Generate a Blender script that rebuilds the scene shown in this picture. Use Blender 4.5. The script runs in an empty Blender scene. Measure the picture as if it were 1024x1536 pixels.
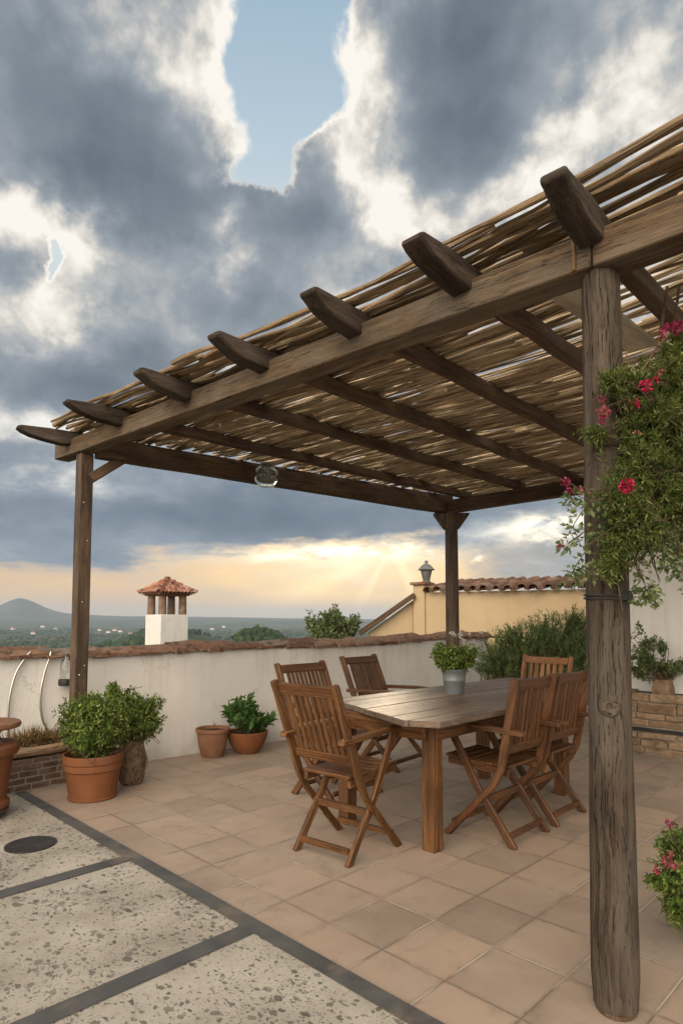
import bpy, math, random
import numpy as np
from mathutils import Vector, Matrix
R = math.radians
SC = bpy.context.scene
COL = SC.collection
rng = random.Random(7)

# ------------------------------------------------------------------ camera frame
EYE = 1.28
FOC, CX, CY = 928.0, 512.0, 868.0           # focal length and principal point of the photo (photo pixels)
PITCH = math.atan(62 / 928.0)
S2 = math.sqrt(.5)
FWD, RGT = Vector((S2, S2, 0)), Vector((S2, -S2, 0))

def sky_angles(px, py):
    """azimuth (from the view axis) and elevation of a photo pixel's direction"""
    a, b = (px - CX) / FOC, -(py - CY) / FOC
    f = FWD * math.cos(PITCH) + Vector((0, 0, math.sin(PITCH)))
    u = FWD * -math.sin(PITCH) + Vector((0, 0, math.cos(PITCH)))
    d = (f + RGT * a + u * b).normalized()
    return math.atan2(d.dot(RGT), d.dot(FWD)), math.asin(d.z)

def cf(x, d, z=0.0):
    """right / depth / height as seen from the terrace corner -> world"""
    return Vector(((d + x) * S2, (d - x) * S2, z))

# ------------------------------------------------------------------ node helper
class NT:
    def __init__(self, tree):
        self.t = tree; tree.nodes.clear()
    def n(self, kind, ins=None, **props):
        nd = self.t.nodes.new(kind)
        for k, v in props.items(): setattr(nd, k, v)
        for k, v in (ins or {}).items(): self.put(nd.inputs[k], v)
        return nd
    def put(self, sock, v):
        if isinstance(v, bpy.types.NodeSocket): self.t.links.new(v, sock)
        elif isinstance(v, bpy.types.Node): self.t.links.new(v.outputs[0], sock)
        else:
            if isinstance(v, tuple) and sock.type == 'RGBA' and len(v) == 3: v = v + (1,)
            sock.default_value = v
    def m(self, op, a, b=0.0, c=None, clamp=False):
        ins = {0: a, 1: b}
        if c is not None: ins[2] = c
        return self.n('ShaderNodeMath', ins, operation=op, use_clamp=clamp).outputs[0]
    def v(self, op, a, b=(0, 0, 0)):
        nd = self.n('ShaderNodeVectorMath', operation=op)
        self.put(nd.inputs[0], a)
        if op == 'SCALE': self.put(nd.inputs['Scale'], b)
        else: self.put(nd.inputs[1], b)
        return nd.outputs['Value'] if op in ('DOT_PRODUCT', 'LENGTH', 'DISTANCE') else nd.outputs[0]
    def noise(self, vec, scale, detail=4, rough=.5, dist=0, out=0):
        nd = self.n('ShaderNodeTexNoise', {'Vector': vec, 'Scale': scale, 'Detail': detail, 'Roughness': rough, 'Distortion': dist})
        return nd.outputs[out]
    def ramp(self, fac, stops, mode='LINEAR'):
        nd = self.n('ShaderNodeValToRGB', {0: fac}); cr = nd.color_ramp; cr.interpolation = mode
        while len(cr.elements) < len(stops): cr.elements.new(.5)
        for e, (p, c) in zip(cr.elements, stops):
            e.position = p; e.color = (tuple(c) + (1,)) if isinstance(c, (tuple, list)) else (c, c, c, 1)
        return nd.outputs[0]
    def mix(self, fac, a, b, blend='MIX'):
        nd = self.n('ShaderNodeMix', data_type='RGBA', blend_type=blend)
        self.put(nd.inputs[0], fac); self.put(nd.inputs[6], a); self.put(nd.inputs[7], b)
        return nd.outputs[2]
    def smooth(self, x, lo, hi):
        return self.n('ShaderNodeMapRange', {0: x, 1: lo, 2: hi, 3: 0.0, 4: 1.0}, interpolation_type='SMOOTHSTEP').outputs[0]

def new_mat(name):
    m = bpy.data.materials.new(name); m.use_nodes = True
    return m, NT(m.node_tree)

def finish(t, col, rough=.7, bump=None, bstr=.3, bdist=.01, spec=.35, metal=0., extra=None):
    p = t.n('ShaderNodeBsdfPrincipled', {'Base Color': col, 'Roughness': rough, 'Specular IOR Level': spec, 'Metallic': metal})
    if bump is not None:
        b = t.n('ShaderNodeBump', {'Height': bump, 'Strength': bstr, 'Distance': bdist})
        t.put(p.inputs['Normal'], b.outputs[0])
    for k, v in (extra or {}).items(): t.put(p.inputs[k], v)
    t.n('ShaderNodeOutputMaterial', {0: p.outputs[0]})
    return p

def obj_vec(t): return t.n('ShaderNodeTexCoord').outputs['Object']
def island(t): return t.n('ShaderNodeNewGeometry').outputs['Random Per Island']

def wood(name, dark, mid, light, rough=.65, grain=(1.2, 26, 26), grey=None, gamt=0., bstr=.35, spec=.3, var=.44):
    m, t = new_mat(name)
    g = t.n('ShaderNodeAttribute', attribute_name='grain').outputs['Vector']
    isl = island(t)
    gs = t.v('MULTIPLY', g, grain)
    off = t.v('SCALE', (31.0, 17.0, 23.0), isl)
    gs = t.v('ADD', gs, off)
    gs = t.v('ADD', gs, t.v('SCALE', t.v('SUBTRACT', t.noise(t.v('MULTIPLY', g, (3.5, 9, 9)), 1.0, 4, .6, 0, 1), (.5, .5, .5)), .9))
    a = t.noise(gs, 1.6, 8, .68, .6)
    b = t.noise(t.v('MULTIPLY', gs, (.5, 4, 4)), 2.2, 3, .6)
    w = t.noise(t.v('MULTIPLY', g, (2.2, 6, 6)), 1.4, 3, .5)
    f = t.m('ADD', t.m('MULTIPLY', a, .75), t.m('MULTIPLY', b, .35))
    col = t.ramp(f, [(.38, dark), (.54, mid), (.72, light)])
    col = t.mix(t.m('MULTIPLY', t.smooth(w, .42, .75), .55), col, tuple(c * .55 for c in dark))
    if grey:
        gw = t.noise(t.v('ADD', t.v('MULTIPLY', g, (1.1, 3, 3)), off), 1.9, 4, .6)
        col = t.mix(t.m('MULTIPLY', t.smooth(gw, .35, .66), gamt), col, grey)
    hs = t.n('ShaderNodeHueSaturation', {'Value': t.m('ADD', 1.0 - var / 2, t.m('MULTIPLY', isl, var)), 'Color': col})
    crack = t.m('SUBTRACT', 1.0, t.smooth(b, .30, .41))
    h = t.m('SUBTRACT', f, t.m('MULTIPLY', crack, .8))
    colr = t.mix(t.m('MULTIPLY', crack, .7), hs.outputs[0], tuple(c * .35 for c in dark))
    finish(t, colr, rough, h, bstr, .006, spec)
    return m

def plain(name, c1, c2, scale=6, rough=.7, bscale=60, bstr=.2, spec=.35, metal=0., c3=None):
    m, t = new_mat(name)
    o = obj_vec(t)
    f = t.noise(o, scale, 6, .6, .3)
    col = t.ramp(f, [(.3, c1), (.7, c2)])
    if c3:
        g = t.noise(t.v('ADD', o, (3.1, 5.2, .7)), scale * .45, 5, .65)
        col = t.mix(t.smooth(g, .52, .7), col, c3)
    finish(t, col, rough, t.noise(o, bscale, 5, .6), bstr, .004, spec, metal)
    return m

def leaf_mat(name, cols, trans=.28, rough=.55, spec=.3):
    m, t = new_mat(name)
    isl = island(t)
    big = t.noise(obj_vec(t), 7, 2, .5)
    f = t.m('ADD', t.m('MULTIPLY', isl, .7), t.m('MULTIPLY', t.m('SUBTRACT', big, .35), .8))
    n = len(cols)
    col = t.ramp(f, [(i / (n - 1) * .9 + .05, c) for i, c in enumerate(cols)])
    p = t.n('ShaderNodeBsdfPrincipled', {'Base Color': col, 'Roughness': rough, 'Specular IOR Level': spec})
    tr = t.n('ShaderNodeBsdfTranslucent', {0: t.mix(.5, col, (.25, .32, .05), 'SCREEN')})
    mx = t.n('ShaderNodeMixShader', {0: trans, 1: p.outputs[0], 2: tr.outputs[0]})
    t.n('ShaderNodeOutputMaterial', {0: mx.outputs[0]})
    return m

M = {}
M['old_post'] = wood('weathered_post_wood', (.016, .011, .008), (.058, .042, .030), (.115, .09, .068), .85, (1.3, 17, 17), (.095, .08, .066), .6, 1.0, .15)
M['beam'] = wood('aged_beam_wood', (.024, .015, .009), (.092, .057, .031), (.18, .118, .066), .78, (.9, 24, 24), (.175, .145, .115), .55, .9, .18)
M['rafter'] = wood('dark_rafter_wood', (.03, .018, .011), (.085, .05, .028), (.15, .092, .054), .75, (1.0, 18, 18), (.135, .105, .082), .35, .7, .2)
M['head'] = wood('rafter_end_wood', (.018, .013, .010), (.05, .035, .025), (.11, .08, .058), .8, (1.2, 22, 22), (.10, .085, .07), .45, .8, .2)
M['postdark'] = wood('brown_post_wood', (.03, .02, .014), (.085, .055, .036), (.15, .10, .065), .65, (1.0, 18, 18), None, 0, .4, .3)
M['teak'] = wood('oiled_teak', (.030, .011, .004), (.112, .046, .0145), (.25, .122, .043), .45, (1.6, 30, 30), (.11, .072, .044), .22, .5, .28)
M['table'] = wood('grey_table_plank', (.034, .021, .013), (.115, .074, .048), (.20, .143, .10), .46, (1.2, 26, 26), (.18, .14, .112), .5, .6, .4)
M['branch'] = wood('peeled_branch', (.07, .043, .023), (.26, .168, .09), (.46, .325, .19), .85, (1.6, 30, 30), (.30, .25, .19), .4, .9, .15, .6)
M['reed'] = wood('dry_reed', (.14, .095, .055), (.41, .305, .19), (.66, .53, .36), .85, (2.0, 30, 30), (.36, .30, .22), .35, .6, .15, .9)
M['board'] = wood('pale_board', (.26, .22, .165), (.38, .33, .255), (.48, .43, .34), .7, (.8, 8, 8), None, 0, .1, .3)

# white lime render with stains and a trowelled surface
def stucco(name, base, warm, stain, samt=.5):
    m, t = new_mat(name)
    o = obj_vec(t)
    f = t.noise(o, 1.3, 6, .6, .4)
    col = t.ramp(f, [(.32, base), (.68, warm)])
    st = t.noise(t.v('MULTIPLY', o, (3.2, 3.2, .55)), 1.5, 6, .65)
    col = t.mix(t.m('MULTIPLY', t.smooth(st, .52, .78), samt), col, stain)
    zz = t.n('ShaderNodeSeparateXYZ', {0: o}).outputs[2]
    run = t.noise(t.v('MULTIPLY', o, (9, 9, .5)), 1.6, 5, .65)
    col = t.mix(t.m('MULTIPLY', t.m('MULTIPLY', t.smooth(run, .50, .70), t.smooth(zz, .45, 1.0)), samt * .75), col, (.36, .32, .27))
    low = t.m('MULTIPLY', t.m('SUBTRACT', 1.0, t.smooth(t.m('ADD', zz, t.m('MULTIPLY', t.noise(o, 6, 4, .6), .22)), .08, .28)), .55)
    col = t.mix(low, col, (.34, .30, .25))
    ck = t.n('ShaderNodeTexVoronoi', {'Vector': t.v('ADD', o, t.v('SCALE', t.v('SUBTRACT', t.noise(o, 4, 5, .65, 0, 1), (.5, .5, .5)), .5)), 'Scale': 1.1}, feature='DISTANCE_TO_EDGE')
    crk = t.m('MULTIPLY', t.m('SUBTRACT', 1.0, t.smooth(ck.outputs[0], .002, .006)), t.smooth(t.noise(o, 1.7, 2, .5), .50, .6))
    col = t.mix(t.m('MULTIPLY', crk, .5), col, (.30, .27, .23))
    sp = t.noise(o, 9, 7, .7)
    col = t.mix(t.m('MULTIPLY', t.smooth(sp, .62, .75), samt * .6), col, stain)
    h = t.m('ADD', t.m('MULTIPLY', t.noise(o, 5, 5, .55), 1.0), t.m('MULTIPLY', t.noise(o, 60, 4, .6), .25))
    finish(t, col, .9, h, .35, .03, .2)
    return m
M['white'] = stucco('white_render', (.60, .585, .56), (.68, .655, .615), (.40, .365, .32), .45)
M['white2'] = stucco('white_house_render', (.66, .65, .63), (.72, .70, .67), (.52, .5, .47), .25)
M['yellow'] = stucco('ochre_render', (.44, .325, .195), (.50, .375, .235), (.33, .25, .16), .3)
M['terracotta'] = plain('terracotta', (.145, .053, .022), (.20, .078, .033), 5, .75, 70, .25, .2, c3=(.15, .072, .042))
M['terracotta_old'] = plain('old_terracotta', (.15, .07, .04), (.22, .115, .068), 8, .85, 60, .4, .15, c3=(.24, .18, .135))
def roof_tile(name, k=1.0, kr=1.0):
    m, t = new_mat(name)
    o = obj_vec(t); isl = island(t)
    col = t.ramp(isl, [(p, (c[0] * k * kr, c[1] * k, c[2] * k)) for p, c in [(.0, (.10, .055, .038)), (.35, (.17, .092, .060)), (.7, (.225, .135, .092)), (1., (.20, .148, .115))]])
    f = t.noise(o, 14, 6, .65, .4)
    col = t.mix(t.smooth(f, .46, .68), col, (.065, .045, .036))
    l = t.noise(t.v('ADD', o, (7, 3, 1)), 22, 5, .7)
    col = t.mix(t.m('MULTIPLY', t.smooth(l, .58, .7), .75), col, (.30, .26, .21))
    finish(t, col, .9, t.noise(o, 40, 6, .65), .5, .01, .15)
    return m
M['rooftile'] = roof_tile('clay_roof_tile')
M['chimtile'] = roof_tile('orange_clay_tile', 1.35, 1.25)
M['soil'] = plain('dark_soil', (.02, .014, .01), (.06, .042, .03), 40, .95, 60, .9, .1)
M['brick'] = None
M['stone'] = None
def stones(name, cols):
    m, t = new_mat(name)
    o = obj_vec(t); isl = island(t)
    n = len(cols)
    col = t.ramp(isl, [(i / (n - 1), c) for i, c in enumerate(cols)])
    f = t.noise(o, 11, 7, .65, .4)
    col = t.mix(t.smooth(f, .42, .75), col, tuple(c * .55 for c in cols[0]))
    l = t.noise(t.v('ADD', o, (1, 6, 2)), 25, 5, .7)
    col = t.mix(t.m('MULTIPLY', t.smooth(l, .56, .7), .5), col, tuple(min(1, c * 1.35) for c in cols[-1]))
    finish(t, col, .9, t.noise(o, 30, 7, .7), .8, .012, .15)
    return m
M['stone'] = stones('sandstone', [(.19, .125, .08), (.26, .18, .115), (.33, .235, .155), (.29, .22, .16)])
M['brick'] = stones('old_dark_brick', [(.10, .065, .048), (.15, .095, .07), (.21, .14, .105)])
M['mortar'] = plain('pale_mortar', (.22, .19, .16), (.36, .32, .27), 14, .95, 80, .5, .1)
M['zinc'] = plain('galvanised_zinc', (.13, .145, .155), (.20, .215, .225), 7, .5, 50, .08, .5, .35)
M['darkmetal'] = plain('dark_metal', (.03, .03, .032), (.065, .062, .06), 9, .5, 60, .15, .5, .6)
M['chrome'] = plain('steel_tube', (.5, .47, .42), (.66, .62, .56), 5, .28, 60, .03, .5, .9)
M['greymetal'] = plain('grey_painted_metal', (.10, .10, .10), (.17, .17, .165), 9, .55, 60, .2, .5, .2)
M['straw'] = leaf_mat('dry_straw', [(.10, .06, .028), (.22, .14, .07), (.36, .25, .13)], .15, .8, .15)
M['weave'] = plain('woven_bark', (.055, .034, .02), (.18, .125, .08), 22, .9, 70, .9, .1)
M['leaf_shrub'] = leaf_mat('shrub_leaf', [(0.026, 0.055, 0.012), (0.081, 0.137, 0.026), (0.163, 0.227, 0.046), (0.325, 0.364, 0.098)])
M['leaf_dark'] = leaf_mat('dark_leaf', [(0.022, 0.056, 0.018), (0.044, 0.106, 0.027), (0.081, 0.169, 0.044), (0.138, 0.225, 0.075)])
M['leaf_fern'] = leaf_mat('feathery_leaf', [(0.025, 0.042, 0.011), (0.070, 0.105, 0.025), (0.147, 0.182, 0.048), (0.308, 0.322, 0.105)])
M['leaf_bush'] = leaf_mat('bush_leaf', [(0.035, 0.074, 0.025), (0.096, 0.158, 0.049), (0.175, 0.254, 0.088), (0.333, 0.394, 0.158)])
M['leaf_olive'] = leaf_mat('olive_leaf', [(0.039, 0.065, 0.023), (0.091, 0.130, 0.052), (0.156, 0.195, 0.085), (0.260, 0.286, 0.143)])
M['twig'] = plain('twig_bark', (.05, .032, .02), (.13, .09, .06), 30, .9, 90, .4, .1)
M['magenta'] = leaf_mat('magenta_petal', [(.13, .004, .03), (.28, .010, .075), (.38, .03, .13)], .25, .5)
M['red'] = leaf_mat('crimson_petal', [(.20, .004, .025), (.40, .008, .06), (.48, .02, .10)], .2, .45)
M['pink'] = leaf_mat('pink_petal', [(.22, .04, .055), (.34, .08, .10), (.42, .17, .17)], .25, .5)
M['whitepetal'] = leaf_mat('white_petal', [(.6, .6, .56), (.75, .75, .7)], .3, .5)
def glass(name):
    m, t = new_mat(name)
    g = t.n('ShaderNodeBsdfPrincipled', {'Base Color': (.93, .96, .96), 'Roughness': .03, 'IOR': 1.45, 'Transmission Weight': 1.0})
    t.n('ShaderNodeOutputMaterial', {0: g.outputs[0]})
    return m
M['glass'] = glass('clear_glass')

# ceramic floor tiles
TX0, TXS, TY0, TYS = 1.880, .3305, 1.0645, .2960
def floor_tiles():
    m, t = new_mat('sand_ceramic_tiles')
    o = obj_vec(t)
    wob = t.v('SCALE', t.v('SUBTRACT', t.noise(o, 5, 3, .5, 0, 1), (.5, .5, .5)), .006)
    ow = t.v('ADD', o, wob)
    sp = t.n('ShaderNodeSeparateXYZ', {0: ow})
    u = t.m('DIVIDE', t.m('SUBTRACT', sp.outputs[0], TX0 - 40 * TXS), TXS)
    v = t.m('DIVIDE', t.m('SUBTRACT', sp.outputs[1], TY0 - 40 * TYS), TYS)
    fu, fv = t.m('FRACT', u), t.m('FRACT', v)
    cell = t.n('ShaderNodeCombineXYZ', {0: t.m('FLOOR', u), 1: t.m('FLOOR', v)})
    wn = t.n('ShaderNodeTexWhiteNoise', {0: cell.outputs[0]}, noise_dimensions='2D')
    pickv = t.n('ShaderNodeSeparateColor', {0: wn.outputs[1]}).outputs[1]
    eu = t.m('MULTIPLY', t.m('MINIMUM', fu, t.m('SUBTRACT', 1.0, fu)), TXS)
    ev = t.m('MULTIPLY', t.m('MINIMUM', fv, t.m('SUBTRACT', 1.0, fv)), TYS)
    e = t.m('MINIMUM', eu, ev)
    inner = t.smooth(e, .0016, .0034)
    col = t.ramp(wn.outputs[0], [(0, (.235, .18, .142)), (.35, (.315, .235, .18)), (.75, (.36, .262, .196)), (1, (.285, .23, .187))])
    off = t.v('ADD', o, t.v('SCALE', wn.outputs[1], 9.0))
    c1 = t.noise(off, 3.2, 7, .62, .8)
    col = t.mix(t.m('MULTIPLY', t.smooth(c1, .38, .72), .65), col, (.36, .287, .22))
    c2 = t.noise(t.v('ADD', off, (4, 2, 0)), 5.0, 7, .68, .5)
    col = t.mix(t.m('MULTIPLY', t.smooth(c2, .5, .78), .5), col, (.15, .112, .083))
    sp2 = t.noise(o, 75, 5, .7)
    col = t.mix(t.m('MULTIPLY', t.smooth(sp2, .60, .70), .5), col, (.15, .11, .085))
    big = t.noise(o, .9, 4, .55)
    col = t.mix(t.m('MULTIPLY', t.smooth(big, .42, .7), .45), col, (.22, .175, .14))
    ed = t.m('SUBTRACT', 1.0, t.smooth(t.m('ADD', e, t.m('MULTIPLY', t.m('SUBTRACT', t.noise(o, 14, 5, .65), .5), .05)), .0, .022))
    col = t.mix(t.m('MULTIPLY', ed, .4), col, (.17, .125, .092))
    st = t.noise(t.v('ADD', o, (8, 3, 0)), 3.4, 7, .7, .8)
    col = t.mix(t.m('MULTIPLY', t.smooth(st, .58, .72), .45), col, (.15, .115, .09))
    chips = t.m('MULTIPLY', t.m('SUBTRACT', 1.0, t.smooth(e, .003, .012)), t.smooth(t.noise(o, 33, 3, .6), .60, .66))
    col = t.mix(chips, col, (.19, .14, .105))
    gn = t.noise(o, 2.2, 3, .5)
    gcol = t.mix(t.smooth(gn, .42, .58), (.16, .125, .098), (.43, .38, .32))
    col = t.mix(inner, gcol, col)
    tilt = t.m('MULTIPLY', t.m('ADD', t.m('MULTIPLY', fu, t.m('SUBTRACT', wn.outputs[0], .5)), t.m('MULTIPLY', fv, t.m('SUBTRACT', pickv, .5))), .9)
    h = t.m('ADD', t.m('MULTIPLY', inner, 1.0), t.m('ADD', tilt, t.m('MULTIPLY', t.noise(off, 7, 5, .6), .22)))
    rough = t.m('ADD', .44, t.m('MULTIPLY', c2, .3))
    finish(t, col, rough, h, .5, .003, .4)
    return m
M['tiles'] = floor_tiles()

# pitted travertine-like concrete
def pitted():
    m, t = new_mat('pitted_cream_concrete')
    o = obj_vec(t)
    st = t.v('MULTIPLY', o, (1.0, 1.0, 1.0))
    f = t.noise(o, 2.4, 6, .6, .3)
    col = t.ramp(f, [(.34, (.25, .222, .182)), (.52, (.34, .308, .26)), (.68, (.41, .376, .325))])
    fine = t.noise(o, 120, 4, .7)
    col = t.mix(t.m('MULTIPLY', t.smooth(fine, .55, .68), .55), col, (.26, .23, .185))
    dens = t.noise(t.v('ADD', o, (2, 5, 0)), 3.2, 3, .55)
    dz = t.m('MULTIPLY', t.m('SUBTRACT', dens, .5), .30)
    o2 = t.v('MULTIPLY', t.v('ADD', o, t.v('SCALE', t.v('SUBTRACT', t.noise(o, 11, 3, .6, 0, 1), (.5, .5, .5)), .05)), (1.0, .72, 1))
    n1 = t.m('ADD', t.noise(o2, 21, 3, .55, .4), dz)
    n2 = t.m('ADD', t.noise(t.v('ADD', o2, (5, 3, 0)), 46, 4, .6, .3), t.m('MULTIPLY', dz, 1.2))
    n3 = t.m('ADD', t.noise(t.v('ADD', o2, (1, 8, 0)), 110, 3, .6), t.m('MULTIPLY', dz, .8))
    pits = t.m('MAXIMUM', t.m('MULTIPLY', t.smooth(n2, .63, .665), .9), t.m('MULTIPLY', t.smooth(n3, .60, .65), .7))
    wv = t.v('ADD', o, t.v('SCALE', t.v('SUBTRACT', t.noise(o, 30, 5, .65, 0, 1), (.5, .5, .5)), .040))
    for sc, cut, amt, sd in ((8.0, .70, .55, 0.), (16.0, .60, .75, 3.1), (30.0, .50, .80, 6.7), (52.0, .45, .85, 9.2)):
        vo = t.n('ShaderNodeTexVoronoi', {'Vector': t.v('MULTIPLY', t.v('ADD', wv, (sd, sd * 1.3, 0)), (1.0, .72, 1)), 'Scale': sc})
        pick = t.n('ShaderNodeSeparateColor', {0: vo.outputs['Color']})
        rad = t.m('ADD', t.m('MULTIPLY', t.m('SUBTRACT', pick.outputs[0], cut), amt), t.m('MULTIPLY', dz, .8))
        pits = t.m('MAXIMUM', pits, t.m('MULTIPLY', t.smooth(t.m('SUBTRACT', rad, vo.outputs['Distance']), -.02, .04), t.m('ADD', .6, t.m('MULTIPLY', pick.outputs[1], .4))))
    pc = t.noise(t.v('ADD', o, (9, 1, 0)), 14, 3, .5)
    pcol = t.ramp(pc, [(.35, (.055, .052, .043)), (.6, (.10, .094, .077)), (.72, (.12, .08, .056))])
    col = t.mix(t.m('MULTIPLY', pits, .9), col, pcol)
    h = t.m('SUBTRACT', t.m('MULTIPLY', fine, .25), pits)
    finish(t, col, .8, h, .6, .006, .25)
    return m
M['pitted'] = pitted()
M['slate'] = plain('slate_strip', (.05, .05, .051), (.095, .092, .088), 7, .62, 60, .25, .35, c3=(.135, .115, .095))

M['column'] = plain('weathered_clay_column', (.14, .085, .058), (.24, .165, .12), 9, .9, 60, .4, .1, c3=(.30, .24, .19))
M['weave_strip'] = plain('pale_bark_strip', (.10, .07, .045), (.24, .175, .115), 30, .9, 80, .6, .1)

# ------------------------------------------------------------------ mesh helpers
def frame(d, up=(0, 0, 1)):
    d = Vector(d).normalized(); up = Vector(up)
    if abs(d.dot(up)) > .98: up = Vector((1, 0, 0)) if abs(d.x) < .9 else Vector((0, 1, 0))
    s = up.cross(d).normalized()
    return d, s, d.cross(s).normalized()

class MB:
    def __init__(self): self.v, self.f, self.g = [], [], []
    def add(self, vs, fs, gs):
        b = len(self.v)
        self.v += [tuple(x) for x in vs]; self.g += [tuple(x) for x in gs]
        self.f += [tuple(b + i for i in f) for f in fs]
    def beam(self, p0, p1, w, h, up=(0, 0, 1), n=1, jit=0., w1=None, h1=None):
        """rectangular bar from p0 to p1; w sideways, h along up"""
        p0, p1 = Vector(p0), Vector(p1); d, s, u = frame(p1 - p0, up); L = (p1 - p0).length
        w1 = w if w1 is None else w1; h1 = h if h1 is None else h1
        off = rng.uniform(0, 30)
        vs, gs, fs = [], [], []
        for i in range(n + 1):
            k = i / n; ww, hh = w + (w1 - w) * k, h + (h1 - h) * k
            js, ju = (rng.uniform(-jit, jit), rng.uniform(-jit, jit)) if jit else (0, 0)
            for a, b in ((-1, -1), (1, -1), (1, 1), (-1, 1)):
                a2 = a * ww / 2 * (1 + (rng.uniform(-jit, jit) * 4 if jit else 0)); b2 = b * hh / 2
                vs.append(p0 + d * (L * k) + s * (a2 + js) + u * (b2 + ju)); gs.append((L * k + off, a2, b2))
        for i in range(n):
            o = i * 4
            for q in range(4): fs.append((o + q, o + (q + 1) % 4, o + 4 + (q + 1) % 4, o + 4 + q))
        fs += [(3, 2, 1, 0), (n * 4, n * 4 + 1, n * 4 + 2, n * 4 + 3)]
        self.add(vs, fs, gs)
    def box(self, lo, hi, rot=0.):
        lo, hi = Vector(lo), Vector(hi); c = (lo + hi) / 2; s = hi - lo
        if s.x >= s.y: a, b, w = Vector((lo.x, c.y, c.z)), Vector((hi.x, c.y, c.z)), s.y
        else: a, b, w = Vector((c.x, lo.y, c.z)), Vector((c.x, hi.y, c.z)), s.x
        if rot:
            rm = Matrix.Rotation(rot, 3, 'Z'); a, b = c + rm @ (a - c), c + rm @ (b - c)
        self.beam(a, b, w, s.z)
    def tube(self, path, rad, n=8, cap=True, flat=1.):
        path = [Vector(p) for p in path]; m = len(path)
        rad = rad if isinstance(rad, (list, tuple)) else [rad] * m
        vs, gs, fs = [], [], []; L = 0.; off = rng.uniform(0, 30); pu = None
        for i, p in enumerate(path):
            t = (path[min(i + 1, m - 1)] - path[max(i - 1, 0)])
            d, s, u = frame(t, pu or (0, 0, 1)); pu = tuple(u)
            if i: L += (p - path[i - 1]).length
            for k in range(n):
                a = 2 * math.pi * k / n
                vs.append(p + (s * math.cos(a) + u * (math.sin(a) * flat)) * rad[i]); gs.append((L + off, math.cos(a) * rad[i], math.sin(a) * rad[i]))
        for i in range(m - 1):
            for k in range(n):
                fs.append((i * n + k, i * n + (k + 1) % n, (i + 1) * n + (k + 1) % n, (i + 1) * n + k))
        if cap: fs += [tuple(range(n - 1, -1, -1)), tuple((m - 1) * n + k for k in range(n))]
        self.add(vs, fs, gs)
    def lathe(self, prof, c=(0, 0, 0), n=32, wob=0., sq=(1, 1)):
        vs, gs, fs = [], [], []
        ph = rng.uniform(0, 6)
        for r, z in prof:
            for k in range(n):
                a = 2 * math.pi * k / n; rr = r * (1 + wob * math.sin(2 * a + ph))
                vs.append((c[0] + rr * math.cos(a) * sq[0], c[1] + rr * math.sin(a) * sq[1], c[2] + z)); gs.append((z, a * .2, r))
        m = len(prof)
        for i in range(m - 1):
            for k in range(n): fs.append((i * n + k, i * n + (k + 1) % n, (i + 1) * n + (k + 1) % n, (i + 1) * n + k))
        if prof[0][0] > 1e-5: fs.append(tuple(range(n - 1, -1, -1)))
        if prof[-1][0] > 1e-5: fs.append(tuple((m - 1) * n + k for k in range(n)))
        self.add(vs, fs, gs)
    def prism(self, pts, thick, org, ax, ay, an, along=None):
        """closed outline pts (2-D in ax, ay) extruded by thick along an, centred"""
        org, ax, ay, an = map(Vector, (org, ax, ay, an)); n = len(pts)
        al = Vector(along) if along else Vector((1, 0)); pe = Vector((-al.y, al.x)); off = rng.uniform(0, 30)
        vs, gs = [], []
        for s in (-.5, .5):
            for p in pts:
                p = Vector(p); vs.append(org + ax * p.x + ay * p.y + an * (thick * s)); gs.append((p.dot(al) + off, p.dot(pe), thick * s))
        fs = [tuple(range(n - 1, -1, -1)), tuple(range(n, 2 * n))]
        fs += [(i, (i + 1) % n, n + (i + 1) % n, n + i) for i in range(n)]
        self.add(vs, fs, gs)
    def build(self, name, mat, parent=None, bevel=0., smooth=True, seg=2):
        me = bpy.data.meshes.new(name); me.from_pydata(self.v, [], self.f); me.update()
        a = me.attributes.new('grain', 'FLOAT_VECTOR', 'POINT'); a.data.foreach_set('vector', np.array(self.g, 'f').ravel())
        import bmesh
        bm = bmesh.new(); bm.from_mesh(me); bmesh.ops.recalc_face_normals(bm, faces=bm.faces); bm.to_mesh(me); bm.free()
        me.materials.append(mat)
        if smooth:
            me.polygons.foreach_set('use_smooth', [True] * len(me.polygons)); me.set_sharp_from_angle(angle=R(38))
        o = bpy.data.objects.new(name, me); COL.objects.link(o)
        if parent: o.parent = parent
        if bevel:
            b = o.modifiers.new('bevel', 'BEVEL'); b.width = bevel; b.segments = seg; b.limit_method = 'ANGLE'; b.angle_limit = R(50)
        return o

def raw(name, verts, faces, mat, parent=None, smooth=False):
    me = bpy.data.meshes.new(name)
    verts = np.asarray(verts, 'f'); faces = np.asarray(faces, 'i')
    me.vertices.add(len(verts)); me.vertices.foreach_set('co', verts.ravel())
    k = faces.shape[1]
    me.loops.add(faces.size); me.loops.foreach_set('vertex_index', faces.ravel())
    me.polygons.add(len(faces)); me.polygons.foreach_set('loop_start', np.arange(0, faces.size, k, dtype='i'))
    me.update(calc_edges=True); me.validate()
    if smooth: me.polygons.foreach_set('use_smooth', [True] * len(me.polygons))
    me.materials.append(mat)
    o = bpy.data.objects.new(name, me); COL.objects.link(o)
    if parent: o.parent = parent
    return o

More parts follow.
